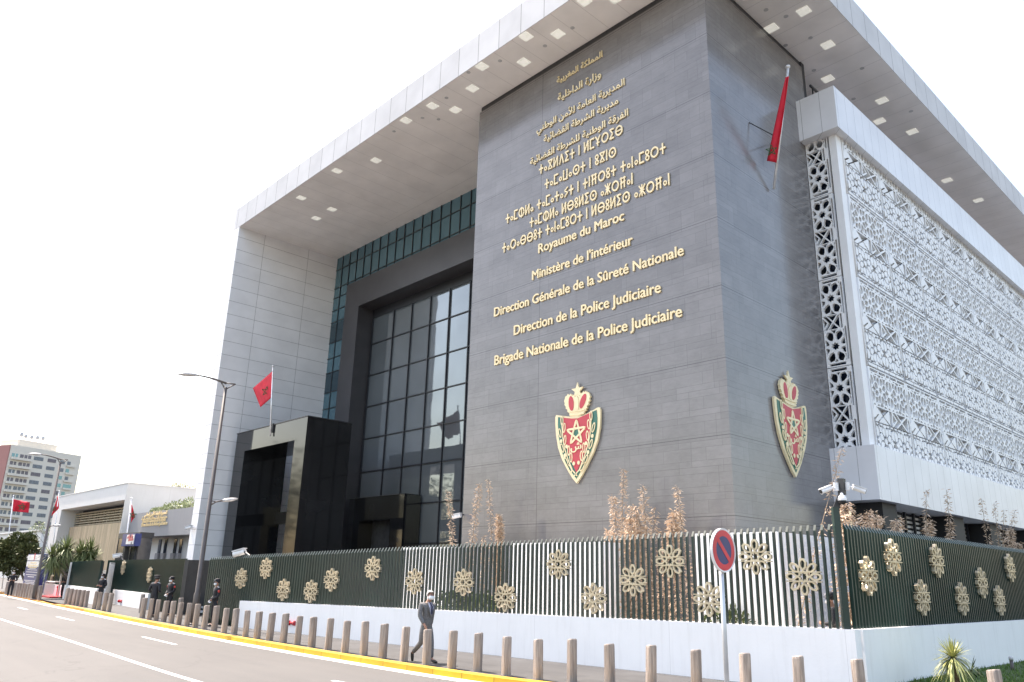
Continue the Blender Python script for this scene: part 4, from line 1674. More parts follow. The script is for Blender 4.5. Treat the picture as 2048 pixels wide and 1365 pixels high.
lamp('near dark street lamp rising in front of the white pier', 386, 1250, 775, 355, 748, 1012, 475, 998)
lamp('far dark street lamp standing behind the blue totem sign', 67, 1200, 925, 57, 908, 1057, 122, 1051)

# ---------------------------------------------------------------- no-parking sign
sp_ = CP+ray(1447, 1101)*11.8
ns = thing('no_parking_sign', (sp_.x, sp_.y, 0), 'round blue and red no-parking sign on a grey post before the fence', 'traffic sign')
MB().tube([(sp_.x-.06, sp_.y, -.1), (sp_.x-.06, sp_.y, sp_.z+.2)], .036, 14).build('post', 'galv', ns, True)
fr = (sp_, Y, Z, X)
circ = lambda r, n=48: [(r*math.cos(2*math.pi*i/n), r*math.sin(2*math.pi*i/n)) for i in range(n)]
MB().prism(circ(.325), fr, -.02, .004).ring(circ(.327), circ(.315), fr, -.03, .012).build('sign_plate', 'signwhite', ns)
MB().ring(circ(.3), circ(.21), fr, .004, .008).build('red_ring', 'signred', ns)
MB().prism(circ(.21), fr, .004, .007).build('blue_disc', 'signblue', ns)
a_ = Vector((-.155, .155))
q = Vector((.155, .155)).normalized()*.035
MB().prism([tuple(a_-q), tuple(-a_-q), tuple(-a_+q), tuple(a_+q)], fr, .007, .011).build('red_slash', 'signred', ns)
MB().box((sp_.x-.1, sp_.y-.05, sp_.z-.12), (sp_.x-.02, sp_.y+.05, sp_.z-.07)).build('clamp', 'galv', ns)

# ================================================================ VEGETATION
def leafquad(mb, p, d, L, wd, up):
    d = Vector(d).normalized()
    s = d.cross(Vector(up))
    if s.length < 1e-3:
        s = d.cross(Vector((1, 0, 0)))
    s.normalize()
    p = Vector(p)
    mb.add([p, p+d*L*.5+s*wd/2, p+d*L, p+d*L*.5-s*wd/2], [(0, 1, 2, 3)])


def rvec(r):
    while True:
        v = Vector((r.uniform(-1, 1), r.uniform(-1, 1), r.uniform(-1, 1)))
        if .05 < v.length < 1:
            return v


def crown_mesh(blobs, n, L, seed, fill=.75):
    r = random.Random(seed)
    mb = MB()
    tot = sum(b[1]**2 for b in blobs)
    for c, rad, sq in blobs:
        for k in range(int(n*rad**2/tot)):
            v = rvec(r).normalized()
            rr = rad*(r.random()**(1/3)*(1-fill)+fill)*r.uniform(.8, 1.12)
            p = Vector(c)+Vector((v.x*rr, v.y*rr, v.z*rr*sq))
            d = (v+rvec(r)*.9)
            leafquad(mb, p, d, L*r.uniform(.6, 1.3), L*r.uniform(.35, .6), rvec(r))
    return mb


def tree(label, base, blobs, n, L, leafm, trunk_r, seed, cat='tree', group=None, name='tree', fill=.6):
    t = thing(name, base, label, cat, group)
    r = random.Random(seed)
    m = MB()
    base = Vector(base)
    top = sum((Vector(b[0]) for b in blobs), Vector())/len(blobs)
    k = base.lerp(top, .55)
    m.tube([base-Z*.1, base.lerp(k, .5)+Vector((r.uniform(-.1, .1), r.uniform(-.1, .1), 0)), k], [trunk_r, trunk_r*.8, trunk_r*.65], 9)
    for c, rad, sq in blobs:
        c = Vector(c)
        m.tube([k, k.lerp(c, .5)+Vector((0, 0, .1)), c], [trunk_r*.5, trunk_r*.33, trunk_r*.15], 6)
        for q in range(4):
            e = c+rvec(r)*rad*.8
            m.tube([c.lerp(k, .3), e], [trunk_r*.16, trunk_r*.05], 5)
    m.build('trunk', 'bark', t, True)
    crown_mesh(blobs, n, L, seed, fill).build('crown', leafm, t)
    return t


def yucca(label, base, heads, bl, nb, leafm, trunk_r, seed, cat='plant', group=None, name='yucca', droop=.5, trunkm='palmtrunk', wd=.045):
    """heads: list of places; blades radiate from each"""
    t = thing(name, base, label, cat, group)
    r = random.Random(seed)
    base = Vector(base)
    m = MB()
    for h in heads:
        h = Vector(h)
        k = base.lerp(h, .5)+Vector((r.uniform(-.1, .1), r.uniform(-.1, .1), 0))*h.z*.4
        m.tube([base-Z*.05, base.lerp(k, .5), k, h], [trunk_r, trunk_r*.9, trunk_r*.85, trunk_r*.7], 9)
    m.build('trunk', trunkm, t, True)
    mb = MB()
    for h in heads:
        h = Vector(h)
        for i in range(nb):
            az = r.random()*6.283
            el_ = math.asin(r.uniform(-.75, 1.0))
            d = Vector((math.cos(az)*math.cos(el_), math.sin(az)*math.cos(el_), math.sin(el_)))
            L = bl*r.uniform(.7, 1.1)
            s = d.cross(Z)
            s = s.normalized() if s.length > .01 else X.copy()
            pts = []
            for j in range(5):
                f = j/4
                p = h+d*L*f-Z*droop*L*f*f*(1-max(0, d.z))*.8
                w_ = wd*(.55+.45*math.sin(min(1, f*1.6)*math.pi/2))*(1-f**3)
                pts.append((p-s*w_, p+s*w_))
            o = len(mb.v)
            for a, b in pts:
                mb.v += [tuple(a), tuple(b)]
            for j in range(4):
                q = o+2*j
                mb.f.append((q, q+1, q+3, q+2))
    mb.build('blades', leafm, t)
    return t


def bamboo(label, stems, seed, dens=1., name='dry_bamboo', group='dried bamboo behind the fence', y=20.8, cat='plant', leafm='dry', L=.17):
    """stems: (u_top, v_top, u_bottom, v_bottom, leafiness, spread) in the photo"""
    p0 = at(stems[0][2], stems[0][3], **y) if isinstance(y, dict) else at(stems[0][2], stems[0][3], y=y)
    t = thing(name, (p0.x, p0.y, .2), label, cat, group)
    r = random.Random(seed)
    ms, ml = MB(), MB()
    for ut, vt, ub, vb, lf, spd in stems:
        if isinstance(y, dict):
            a, b = at(ut, vt, **y), at(ub, vb, **y)
        else:
            a, b = at(ut, vt, y=y), at(ub, vb, y=y)
        g = b+(b-a)*((b.z-.2)/max(.2, (a.z-b.z)))
        g.z = .2
        mid = a.lerp(g, .5)+Vector((r.uniform(-.06, .06), r.uniform(-.06, .06), 0))
        ms.tube([g, mid, a], [.016, .013, .006], 6)
        H = (a.z-.2)
        for k in range(int(H*lf*80*dens)):
            f = r.random()**.8
            c = g.lerp(a, f)
            rr = spd*(1.1-.75*f)*r.random()
            az = r.random()*6.28
            c = c+Vector((math.cos(az)*rr, math.sin(az)*rr, r.uniform(-.05, .05)))
            d = Vector((math.cos(az), math.sin(az), r.uniform(-1.2, .5)))
            leafquad(ml, c, d, L*r.uniform(.5, 1.1), L*.2*r.uniform(.6, 1.2), rvec(r))
    ms.build('stem', 'drystem', t)
    ml.build('leaves', leafm, t)
    return t


bamboo('tall thin dried bamboo stem before the right end of the mirror glazing', [(896, 981, 907, 1096, 1.1, .16)], 21)
bamboo('pair of dried bamboo stems near the left edge of the slate block', [(959, 968, 943, 1094, 1.5, .24), (977, 959, 983, 1070, .8, .14), (968, 1072, 967, 1095, 1., .12)], 22)
bamboo('dense column of orange dried bamboo leaves below the left part of the lettering', [(998, 1030, 998, 1095, 5., .2), (1001, 1045, 1000, 1095, 4., .2)], 23)
bamboo('bushy dried bamboo clump with tall spikes, under the front shield emblem', [(1226, 993, 1233, 1085, 3., .26), (1247, 938, 1247, 1085, 1.3, .16), (1271, 1012, 1268, 1080, 5., .55), (1262, 1035, 1262, 1080, 6., .65), (1285, 973, 1296, 1080, 1.5, .22), (1280, 1050, 1282, 1080, 5., .5), (1310, 1014, 1306, 1080, .9, .2), (1215, 1060, 1222, 1085, 3., .35)], 24)
bamboo('dried bamboo clump with one green-tipped spike, near the corner of the slate block', [(1353.5, 972, 1366, 1075, 1.3, .16), (1351, 1022, 1345, 1075, 6., .4), (1342, 1042, 1345, 1075, 4., .4), (1325, 1060, 1325, 1075, 1.5, .2)], 25)
bamboo('low brown dried bush behind the camera mast', [(1690, 1008, 1692, 1050, 7., .5), (1675, 1020, 1680, 1050, 5., .4), (1702, 1030, 1702, 1055, 5., .5)], 26, y=dict(x=-9.2), group='dried plants behind the side fence', dens=.6)
bamboo('spreading brown dried bush below the corner of the lower white beam', [(1738, 1022, 1738, 1060, 8., .55), (1752, 1035, 1750, 1060, 6., .55)], 27, y=dict(x=-9.2), group='dried plants behind the side fence', dens=.6)
bamboo('dried plant between the two nearest dark columns, above the side fence', [(1795, 1040, 1795, 1070, 6., .4)], 33, y=dict(x=-9.4), group='dried plants behind the side fence', dens=.6)
bamboo('thin reddish stem rising in front of the end of the lower white beam', [(1685, 895, 1668, 965, .8, .1)], 28, y=dict(x=-9.6), group='dried plants behind the side fence', dens=.6)
bamboo('thin dried stem at the second dark column with a bushy foot', [(1852, 980, 1853, 1070, 1., .1), (1860, 1040, 1857, 1070, 5., .3)], 29, y=dict(x=-9.4), group='dried plants behind the side fence', dens=.6)
bamboo('thin leaning dried stem in front of the middle blinds', [(1893, 980, 1901, 1075, 1.1, .12), (1900, 1045, 1900, 1075, 2.5, .2)], 30, y=dict(x=-9.4), group='dried plants behind the side fence', dens=.6)
bamboo('thin dried stem leaning left before the third dark column', [(1963, 998, 1977, 1085, 1.2, .12)], 31, y=dict(x=-9.4), group='dried plants behind the side fence', dens=.6)
bamboo('group of dried stems near the right edge of the photo', [(1988, 1006, 2000, 1090, .9, .12), (2008, 1020, 2006, 1090, .9, .12), (2030, 1021, 2016, 1090, 1.2, .14), (2020, 1060, 2020, 1090, 5., .35), (2036, 1085, 2036, 1095, 6., .35)], 32, y=dict(x=-9.4), group='dried plants behind the side fence', dens=.6)

# green shrubs glimpsed through the slats
for k, (u, v, h, lab) in enumerate([(905, 1190, 1.5, 'yellow-green shrub behind the slats, left of the mirror glazing edge'), (955, 1200, 1.4, 'yellow-green shrub behind the slats, below the slate block corner'), (1453, 1200, 1.3, 'sparse leafy plant behind the slats near the no-parking sign')]):
    p = at(u, v, y=19.2)
    b = Vector((p.x, 19.2, .2))
    tree(lab, b, [(b+Vector((dx, dy, h*.55)), .45, 1.3) for dx, dy in ((-.3, .1), (.3, -.05), (0, .3))], 900, .16, 'midleaf', .035, 40+k, 'shrub', 'green shrubs behind the slat fence', 'shrub')

# palm on the lawn
hc = at(1906, 1316, x=-6.55)
yucca('small variegated yellow-green palm on the lawn before the white wall', (hc.x+.03, hc.y+.02, .05), [hc], .52, 230, 'yucca', .085, 51, 'palm', None, 'palm', .75, wd=.017)
for (u, v), lab, sd in (((1942, 1343), 'small dark spiky plant on the lawn, right of the palm', 52), ((1957, 1346), 'low leafy tuft on the lawn, at the foot of the dark spiky plant', 53)):
    h = at(u, v, x=-7.1)
    yucca(lab, (h.x, h.y, .05), [h], .4 if sd == 52 else .22, 26, 'midleaf', .03, sd, 'plant', None, 'agave', .5, wd=.02)
lt = at(2021, 1313, x=-7.0)
lg = thing('garden_light', (lt.x, lt.y, .05), 'short dark post light on the lawn at the right edge', 'garden light')
MB().tube([(lt.x, lt.y, 0), (lt.x, lt.y, lt.z-.1)], .045, 12).build('post', 'lamp', lg, True)
MB().lathe([(.055, -.1), (.06, -.02), (.03, .0), (.001, .005)], lt, 14).build('cap', 'lamphead', lg, True)

# trees and plants to the left
p = at(33, 1192, z=0)
p = Vector((p.x*1.12, p.y*1.12+.8, 0))
cc = [(35, 1100, .95), (15, 1118, .95), (58, 1112, .95), (30, 1130, .9), (62, 1092, .6), (8, 1096, .75), (48, 1082, .6), (-8, 1112, 1.), (22, 1080, .6)]
tree('dense dark round tree at the left edge behind the blue totem', p, [(atp(u, v, p)+Vector((random.uniform(-.5, .5), random.uniform(-.5, .5), 0)), r*1.05, .9) for u, v, r in cc], 11000, .25, 'darkleaf', .12, 61, fill=.55)
p = at(86, 1180, z=0)
p = Vector((p.x*1.25, p.y*1.25+1.5, 0))
tree('thin young tree with sparse yellow-green leaves behind the far street lamp', p, [(atp(u, v, p), r, .8) for u, v, r in ((78, 1052, .55), (92, 1060, .5), (66, 1060, .4), (100, 1075, .55), (112, 1050, .3))], 420, .22, 'paleleaf', .06, 62, fill=.3)
for k, (hs, lab) in enumerate([([(128, 1098), (118, 1110)], 'dark-stemmed cordyline with two heads, leftmost behind the far green fence'), ([(150, 1104), (140, 1112)], 'cordyline behind the plain green fence, second from the left'), ([(168, 1102), (160, 1113)], 'tallest cordyline before the wooden wall, behind the plain green fence'), ([(186, 1115), (192, 1120)], 'rightmost small cordyline next to the gate with white bars'), ([(105, 1112), (97, 1124)], 'low cordyline beside the blue totem')]):
    p = at(hs[0][0]+3, 1203, z=0)
    p = Vector((p.x*1.05, p.y+2.5, 0))
    yucca(lab, p, [atp(u, v, p)+Vector((0, random.uniform(-.3, .5), 0)) for u, v in hs], 1.15, 120, 'yuccadark', .07, 70+k, 'plant', 'cordylines behind the green fences', 'cordyline', .6, 'bark', .045)
p = at(88, 1188, z=0)
p = p+Vector((-1.5, 2.5, 0))
tree('pale green bush between the blue totem and the far green fence', p, [(atp(u, v, p), .55, 1.2) for u, v in ((87, 1150), (93, 1160), (82, 1163))], 900, .14, 'paleleaf', .04, 80, 'shrub', None, 'shrub')


# ================================================================ NEIGHBOURING BUILDINGS
lb = thing('low_building', (-75, 24, 0), 'low off-white building with wooden front and slatted windows, left of the big white pier', 'building')
YB, XB = 20.0, -65.66
c = at(256, 967, y=YB)
zt = c.z
ro = at(124.5, 1019, y=YB)
rt = at(249.7, 1000.6, y=YB)
zo = (ro.z+rt.z)/2
xl, xr = ro.x-.2, rt.x
xo = -86.5
MB().box((xo, YB, zo), (XB, YB+2, zt)).box((xo, YB, 0), (xl, YB+2, zo)).box((xr, YB, 0), (XB, YB+2, zo)).box((xo, YB+2, 0), (XB, 48, zt)).build('wall', 'whitewall2', lb)
MB().box((xo-.05, YB-.05, zt), (XB+.05, 48, zt+.08)).build('roof_edge', 'whitewall2', lb)
w1 = at(147, 1052, y=YB+1.2)
w2 = at(247, 1050, y=YB+1.2)
zw = (w1.z+w2.z)/2
MB().box((w1.x, YB+.9, 0), (xr, YB+1.98, zw)).build('wood_panel', 'wood', lb)
MB().box((xl, YB+1.9, 0), (w1.x, YB+1.99, zo)).box((w1.x, YB+1.9, zw), (xr, YB+1.99, zo)).build('window_glass', 'blueglass', lb)
sl = MB()
for i in range(6):
    z = zw+.1+(zo-zw-.5)*i/5
    sl.box((xl, YB+1.3, z), (xr, YB+1.42, z+.09))
for i in range(9):
    z = .4+i*.42
    if z < zw:
        sl.box((xl, YB+1.3, z), (w1.x-.02, YB+1.42, z+.09))
x = xl+.6
kk = random.Random(4)
while x < xr:
    sl.box((x, YB+1.5, zw), (x+kk.choice((.08, .08, .3)), YB+1.62, zo-.35))
    x += kk.uniform(.35, .8)
sl.build('window_lattice', 'woodtrim', lb)

an = thing('annex_building', (-60, 24, 0), 'grey annex with gold lettering and narrow paired windows beside the white pier', 'building')
YA = 20.6
a1_, a2_ = at(270, 1027, y=YA), at(387, 1015.7, y=YA)
za = (a1_.z+a2_.z)/2
b1 = at(345, 1071, y=YA)
MB().box((XB+.02, YA, b1.z), (-51.2, 30, za)).build('wall', 'annex', an)
MB().box((XB+.02, YA+1.2, 0), (-51.2, 29.9, b1.z)).build('lower_wall', 'whitewall2', an)
wn = MB()
for u in (321, 332.5, 352, 363):
    q1, q2 = at(u-2.3, 1080, y=YA+1.15), at(u+2.3, 1080, y=YA+1.15)
    zt_, zb_ = at(u, 1079, y=YA+1.15).z, at(u-3, 1107, y=YA+1.15).z
    f_ = MB().box((q1.x, YA+1.13, zb_), (q2.x, YA+1.19, zt_)).build('window', 'blueglass', an)
    MB().box((q1.x-.05, YA+1.0, zb_-.75), (q2.x+.05, YA+1.18, zb_)).build('window_box', 'annex', an)
for i, (s_, L, Rr) in enumerate([('المديرية العامة للأمن الوطني', (290, 1035), (335, 1027)), ('مديرية الشرطة القضائية', (284, 1042), (335, 1036)), ('Direction Générale de la Sûreté', (286, 1046.5), (332, 1042.5)), ('Direction de la Police Judiciaire', (284, 1053.5), (335, 1050))]):
    a, b = at(*L, y=YA), at(*Rr, y=YA)
    m = text_mesh(arabic(s_) if i < 2 else s_, .006)
    xs = [v[0] for v in m.v]
    k = (b.x-a.x)/(max(xs)-min(xs))
    zb_ = (a.z+b.z)/2
    hk = min(k, .36)
    xm_ = min(xs)
    m.v = [(a.x+(vx-xm_)*k, YA-.015-vz*.05, zb_+vy*hk) for vx, vy, vz in m.v]
    tag(m.build('wall_lettering', 'gold'), ['first line of small gold Arabic letters on the grey annex', 'second line of small gold Arabic letters on the grey annex', 'upper line of small gold French letters on the grey annex', 'lower line of small gold French letters on the grey annex'][i], 'lettering', 'small gold lettering on the grey annex')
rp = random.Random(6)
for k, (u, v, h) in enumerate([(312, 1022, .45), (332, 1018, .6), (349, 1014, .8), (366, 1013, .55), (381, 1008, .9)]):
    p = at(u, v, y=YA+1.2)
    p.z = za
    tree(['pale small plant, leftmost on the grey annex roof above the lettering', 'yellow-green plant second from left on the annex roof', 'plant with a dark spire in the middle of the annex roof', 'yellow-green plant right of the dark spire on the annex roof', 'tall pale plant on the annex roof next to the white pier'][k], p, [(p+Vector((dx, 0, h*.5)), h*.5, 1.) for dx in (-.5, 0, .5)], 260, .2, 'paleleaf', .03, 90+k, 'plant', 'plants on the annex roof', 'roof_plant', .2)
p = at(360, 990, y=40)
tree('round leafless-looking treetop rising behind the white low building', Vector((p.x, 52, 0)), [(at(u, v, y=52), r, .8) for u, v, r in ((358, 972, 1.3), (366, 977, 1.2), (350, 976, 1.1), (384, 978, .6))], 650, .26, 'midleaf', .2, 99, fill=.2)

# smoked-glass kiosk and blue hanging sign
KY = 18.4
k1, k2, k3 = at(239.6, 1067.5, y=KY), at(281.8, 1064.7, y=KY), at(281.8, 1064.7, y=KY)
kr = at(306.9, 1067.5, x=k2.x)
zt = (k1.z+k2.z)/2
ki = thing('glass_kiosk', ((k1.x+k2.x)/2, KY+1, 0), 'dark smoked-glass entrance kiosk behind the officers\' fence', 'kiosk')
MB().box((k1.x, KY, 0), (k2.x, kr.y, zt-.35)).build('glass_body', 'kiosk', ki)
MB().box((k1.x-.05, KY-.05, zt-.35), (k2.x+.05, kr.y+.05, zt)).build('roof', 'darkmetal', ki)
km = MB()
for i in range(4):
    x = k1.x+(k2.x-k1.x)*i/3
    km.box((x-.04, KY-.03, 0), (x+.04, KY-.003, zt-.35))
km.build('frame', 'darkmetal', ki)
SYY = 17.8
s1, s2 = at(242, 1093, y=SYY), at(271.5, 1067, y=SYY)
bs = thing('blue_sign', ((s1.x+s2.x)/2, SYY, 0), 'blue sign box with a white panel of red and blue writing, on a dark post', 'sign')
MB().box((s1.x, SYY, s1.z), (s2.x, SYY+.4, s2.z)).build('sign_box', 'blue', bs)
q1, q2 = at(252, 1089, y=SYY), at(270, 1069.5, y=SYY)
MB().box((q1.x, SYY-.02, q1.z), (q2.x, SYY-.003, q2.z)).build('white_panel', 'signwhite', bs)
md = MB()
for (ua, va, ub, vb) in ((255, 1078, 267, 1076.5), (257, 1083, 267.5, 1081.5)):
    a, b = at(ua, va, y=SYY), at(ub, vb, y=SYY)
    n_ = 7
    for i in range(n_):
        x = a.x+(b.x-a.x)*i/n_
        z = a.z+(b.z-a.z)*i/n_
        md.box((x, SYY-.03, z), (x+(b.x-a.x)/n_*.6, SYY-.021, z+.14+.06*(i % 3)))
md.build('red_writing', 'signred', bs)
a, b = at(262, 1072, y=SYY), at(263, 1087, y=SYY)
MB().box((a.x-.1, SYY-.03, a.z-.1), (a.x+.1, SYY-.021, a.z+.08)).box((b.x-.08, SYY-.03, b.z-.05), (b.x+.1, SYY-.021, b.z+.08)).build('small_mark', 'signblue', bs)
pb_ = at(245, 1100, y=SYY)
MB().box((pb_.x-.15, SYY+.1, 0), (pb_.x+.15, SYY+.38, s1.z)).build('post', 'darkmetal', bs)

# flags in front of the low building
f2 = Vector((at(112, 1100, y=18.5).x, 18.5, 0))
flag('red flag hanging limp on a thin pole left of the low white building', [f2, atp(118, 984, f2)], .04, [(117, 992), (118, 1017), (115.5, 993), (101.5, 1034)], lambda u, v: atp(u, v, f2), (109, 1018), .06, 8, 10, starR=.25, seed=8, folds=1.)
f3 = Vector((at(260, 1060, y=18.8).x, 18.8, 0))
flag('red flag hanging at the corner of the low white building', [f3, atp(263, 999, f3)], .045, [(263, 1010), (262, 1046), (264, 1011), (270, 1033)], lambda u, v: atp(u, v, f3), (266, 1030), .05, 8, 10, starR=.25, seed=9, folds=1.)
f1 = Vector((at(20, 1100, y=17).x, 17, 0))
flag('red flag flying open in the wind at the far left', [f1, atp(27, 993, f1)], .04, [(27, 999), (25, 1023), (60, 1005), (57, 1026)], lambda u, v: atp(u, v, f1), (44, 1014), .16, 16, 10, starR=.36, seed=10, folds=1.4)

# blue totem with white panels
tb = at(66, 1196, z=0)
tb = Vector((tb.x*1.03, tb.y*1.03+.3, 0))
tt = thing('totem_sign', tb, 'tall blue totem sign with two white panels behind the far street lamp', 'sign')


def tat(u, v):
    return at(u, v, y=tb.y)


zt = tat(70, 1108.5).z
x0, x1 = tat(57, 1109).x, tat(86, 1109).x
MB().box((x0, tb.y, 0), (x1, tb.y+.35, zt)).build('panel', 'blue', tt)
zp = [tat(70, v).z for v in (1110, 1121.3, 1123, 1134)]
wp = MB().box((x0+.12, tb.y-.02, zp[1]), (x1-.1, tb.y-.003, zp[0])).box((x0+.12, tb.y-.02, zp[3]), (x1-.1, tb.y-.003, zp[2]))
wp.build('white_panel', 'signwhite', tt)
xm = (x0+x1)/2
MB().prism([(-.14, .3), (.14, .3), (.12, 0), (0, -.25), (-.12, 0)], (Vector((xm, tb.y-.02, (zp[0]+zp[1])/2)), X, Z, -Y), .002, .012).build('crest', 'signred', tt)
wr = MB()
for z, w_ in ((zp[2]-.16, .5), (zp[2]-.34, .8), (zp[2]-.48, .75)):
    for i in range(10):
        x = xm-(x1-x0)*.42*w_+(x1-x0)*.84*w_*i/10
        wr.box((x, tb.y-.03, z), (x+(x1-x0)*.05*w_, tb.y-.021, z+.09))
wr.build('gold_writing', 'gold', tt)
wl = MB()
for v_, w_ in ((1138, .5), (1141, .75), (1145.5, .85), (1151, .8), (1155, .5), (1163, .95), (1166, .7), (1169, .85)):
    z = tat(66, v_).z
    for i in range(12):
        x = xm-(x1-x0)*.44*w_+(x1-x0)*.88*w_*i/12
        wl.box((x, tb.y-.018, z), (x+(x1-x0)*.05*w_, tb.y-.006, z+.05))
wl.build('white_writing', 'signwhite', tt)
b2 = at(29, 1186, z=0)
o = MB().box((b2.x-.35, b2.y+2, 0), (b2.x+.35, b2.y+2.3, 2.4)).build('totem_sign', 'blue')
tag(o, 'narrow blue board under the dark tree, left of the tall totem', 'sign')
o = MB().box((b2.x-18, b2.y+5, 0), (b2.x+5.5, b2.y+5.3, 1.9)).build('street_wall', 'cream')
tag(o, 'cream street wall behind the dark tree at the left edge', 'wall')

# red hydrant behind a white railing
hy = at(114, 1195, z=0)
ht_ = thing('fire_hydrant', hy, 'red fire hydrant inside a small white railing by the far fence', 'hydrant')
MB().lathe([(.16, 0), (.16, .06), (.1, .08), (.1, .62), (.14, .64), (.14, .7), (.1, .8), (.03, .86), (.001, .88)], hy, 14).tube([hy+Vector((-.24, 0, .5)), hy+Vector((.24, 0, .5))], .06, 10).build('body', 'hydrant', ht_, True)
MB().box((hy.x-1.7, hy.y-.9, .0), (hy.x+1.7, hy.y+.9, .1)).build('base_slab', 'hydrant', ht_)
hr = thing('white_railing', hy+Vector((0, -.6, 0)), 'small white metal railing around the red hydrant', 'railing')
m = MB()
for i in range(9):
    x = hy.x-1.2+i*.3
    m.tube([(x, hy.y-.6, .1), (x, hy.y-.6, 1.05)], .018, 6)
m.tube([(hy.x-1.2, hy.y-.6, 1.05), (hy.x+1.2, hy.y-.6, 1.05)], .025, 8)
m.tube([(hy.x-1.2, hy.y-.6, 1.05), (hy.x-1.2, hy.y+.8, 1.05)], .025, 8).tube([(hy.x+1.2, hy.y-.6, 1.05), (hy.x+1.2, hy.y+.8, 1.05)], .025, 8)
m.build('bars', 'whitewall2', hr)

# apartment tower far behind
c0 = CP+ray(23.5, 889.6)*250
c1 = CP+ray(163, 913)*(250*1.086)
c1.z = c0.z
H = c0.z
fd = (c1-c0).normalized()
fn = Vector((fd.y, -fd.x, 0))
if fn.dot(CP-c0) < 0:
    fn = -fn
tw = thing('apartment_tower', (c0.x, c0.y, 0), 'tall cream apartment block with a dark red side, far behind at the left', 'building')
W_ = (c1-c0).length
bk = -fn*14


def towbox(m, a, b, z0, z1, d0, d1):
    """along the face a..b metres, depth d0..d1 outwards"""
    p = [c0*1+fd*a+fn*d0, c0+fd*b+fn*d0, c0+fd*b+fn*d1, c0+fd*a+fn*d1]
    p = [Vector((q.x, q.y, 0)) for q in p]
    m.hexa([p[3]+Z*z0, p[2]+Z*z0, p[1]+Z*z0, p[0]+Z*z0, p[3]+Z*z1, p[2]+Z*z1, p[1]+Z*z1, p[0]+Z*z1])
    return m


towbox(MB(), 0, W_, 0, H, -14, 0).build('wall', 'cream', tw)
towbox(MB(), -.25, -.01, 6, H-.1, -14, -.3).build('side_wall', 'brick', tw)
towbox(MB(), W_*.15, W_*.7, H, H+2.6, -12, -3).build('roof_house', 'cream', tw)
rc = MB()
for f_, h_ in ((.2, 2.6), (.26, 2.2), (.34, 2.2), (.42, 2.4), (.5, 2.6)):
    q = c0+fd*W_*f_-fn*4
    rc.lathe([(.05, 0), (.05, h_*.4), (.5, h_*.5), (.6, h_*.75), (.45, h_), (.001, h_)], (q.x, q.y, H+2.4), 10)
rc.build('roof_tank', 'lamphead', tw)
rw = random.Random(12)
M['farwindow'] = mat('hazed_grey_blue_windows', (.16, .18, .2), .35, var=.3)  # lightened glass: the distance haze is painted into its colour
M['farshutter'] = mat('hazed_grey_shutters', (.17, .15, .16), .6, var=.3)  # paled likewise, with haze mixed into the shutter colour
mats = ['farwindow', 'farshutter', 'farwindow', 'farshutter', 'farwindow', 'teal']
nf = 14
fh = (H-3)/nf
for fl in range(nf):
    z0 = H-2.2-fl*fh-fh*.62
    for a, b in ((.03, .11), (.14, .29), (.33, .46), (.52, .64), (.70, .77), (.81, .93)):
        jit = rw.uniform(-.005, .005)
        if b > .9 and rw.random() < .6:
            b = .86
        wf = towbox(MB(), W_*(a+jit), W_*(b+jit), z0, z0+fh*.46, 0., .06).build('window', mats[rw.randrange(6)], tw)
        if fl < 9 and b < .3:
            pm = MB()
            n_ = 2 if b-a < .1 else 3
            for i in range(1, n_):
                s_ = a+(b-a)*i/n_
                towbox(pm, W_*s_-.12, W_*s_+.12, z0, z0+fh*.46, .06, .12)
            pm.build('window_bar', 'cream' if rw.random() < .6 else 'whitewall2', wf)
    bmx = towbox(MB(), W_*.02, W_*.3, z0-fh*.3, z0-.02, 0, .9)
    bmx.build('balcony', 'cream', tw)
    bm2 = towbox(MB(), W_*.8, W_*.93, z0-fh*.25, z0-.02, 0, .5)
    bm2.build('balcony', 'cream', tw)

lw = CP+ray(40, 1066)*125
o = thing('white_house', (lw.x, lw.y, 0), 'low white house with small windows below the apartment tower', 'building')
MB().box((lw.x-25, lw.y, 0), (lw.x+14, lw.y+10, lw.z)).build('wall', 'whitewall2', o)
for i in range(9):
    MB().box((lw.x-20+i*3.6, lw.y-.05, lw.z-2.2), (lw.x-18.4+i*3.6, lw.y-.003, lw.z-1.1)).build('window', 'darkframe', o)
MB().box((lw.x-25.2, lw.y-.3, lw.z), (lw.x+14.2, lw.y+10.2, lw.z+.25)).build('roof', 'whitewall2', o)

# across the street, seen only in the mirror glazing and the polished granite
for k, (x, y, h) in enumerate([(-84, -8, 16), (-74, -10, 14), (-97, -8, 18), (-108, -9, 17)]):
    b = Vector((x, y, 0))
    tree(['broad tree across the street reflected low in the glazing', 'tallest tree across the street, reflected in the glazing', 'tall tree across the street reflected in the granite portal', 'farthest tree across the street, beyond the one mirrored in the granite portal'][k], b, [(b+Vector((random.uniform(-2, 2), random.uniform(-2, 2), h*q)), h*.23, .9) for q in (.5, .62, .72, .85, .6)], 1800, .6, 'darkleaf', .3, 120+k, 'tree', 'trees across the street')


# ================================================================ PEOPLE
def skinned(name, nodes, edges, m, parent, sub=1):
    keys = list(nodes)
    me = bpy.data.meshes.new(name)
    me.from_pydata([nodes[k][0] for k in keys], [(keys.index(a), keys.index(b)) for a, b in edges], [])
    me.materials.append(M[m])
    o = bpy.data.objects.new(name, me)
    COL.objects.link(o)
    o.parent = parent
    sk = o.modifiers.new('skin', 'SKIN')
    sk.use_smooth_shade = True
    for i, k in enumerate(keys):
        r = nodes[k][1]
        me.skin_vertices[0].data[i].radius = r if isinstance(r, tuple) else (r, r)
        me.skin_vertices[0].data[i].use_root = False
    me.skin_vertices[0].data[0].use_root = True
    sb = o.modifiers.new('sub', 'SUBSURF')
    sb.levels = sb.render_levels = sub
    return o


V = Vector


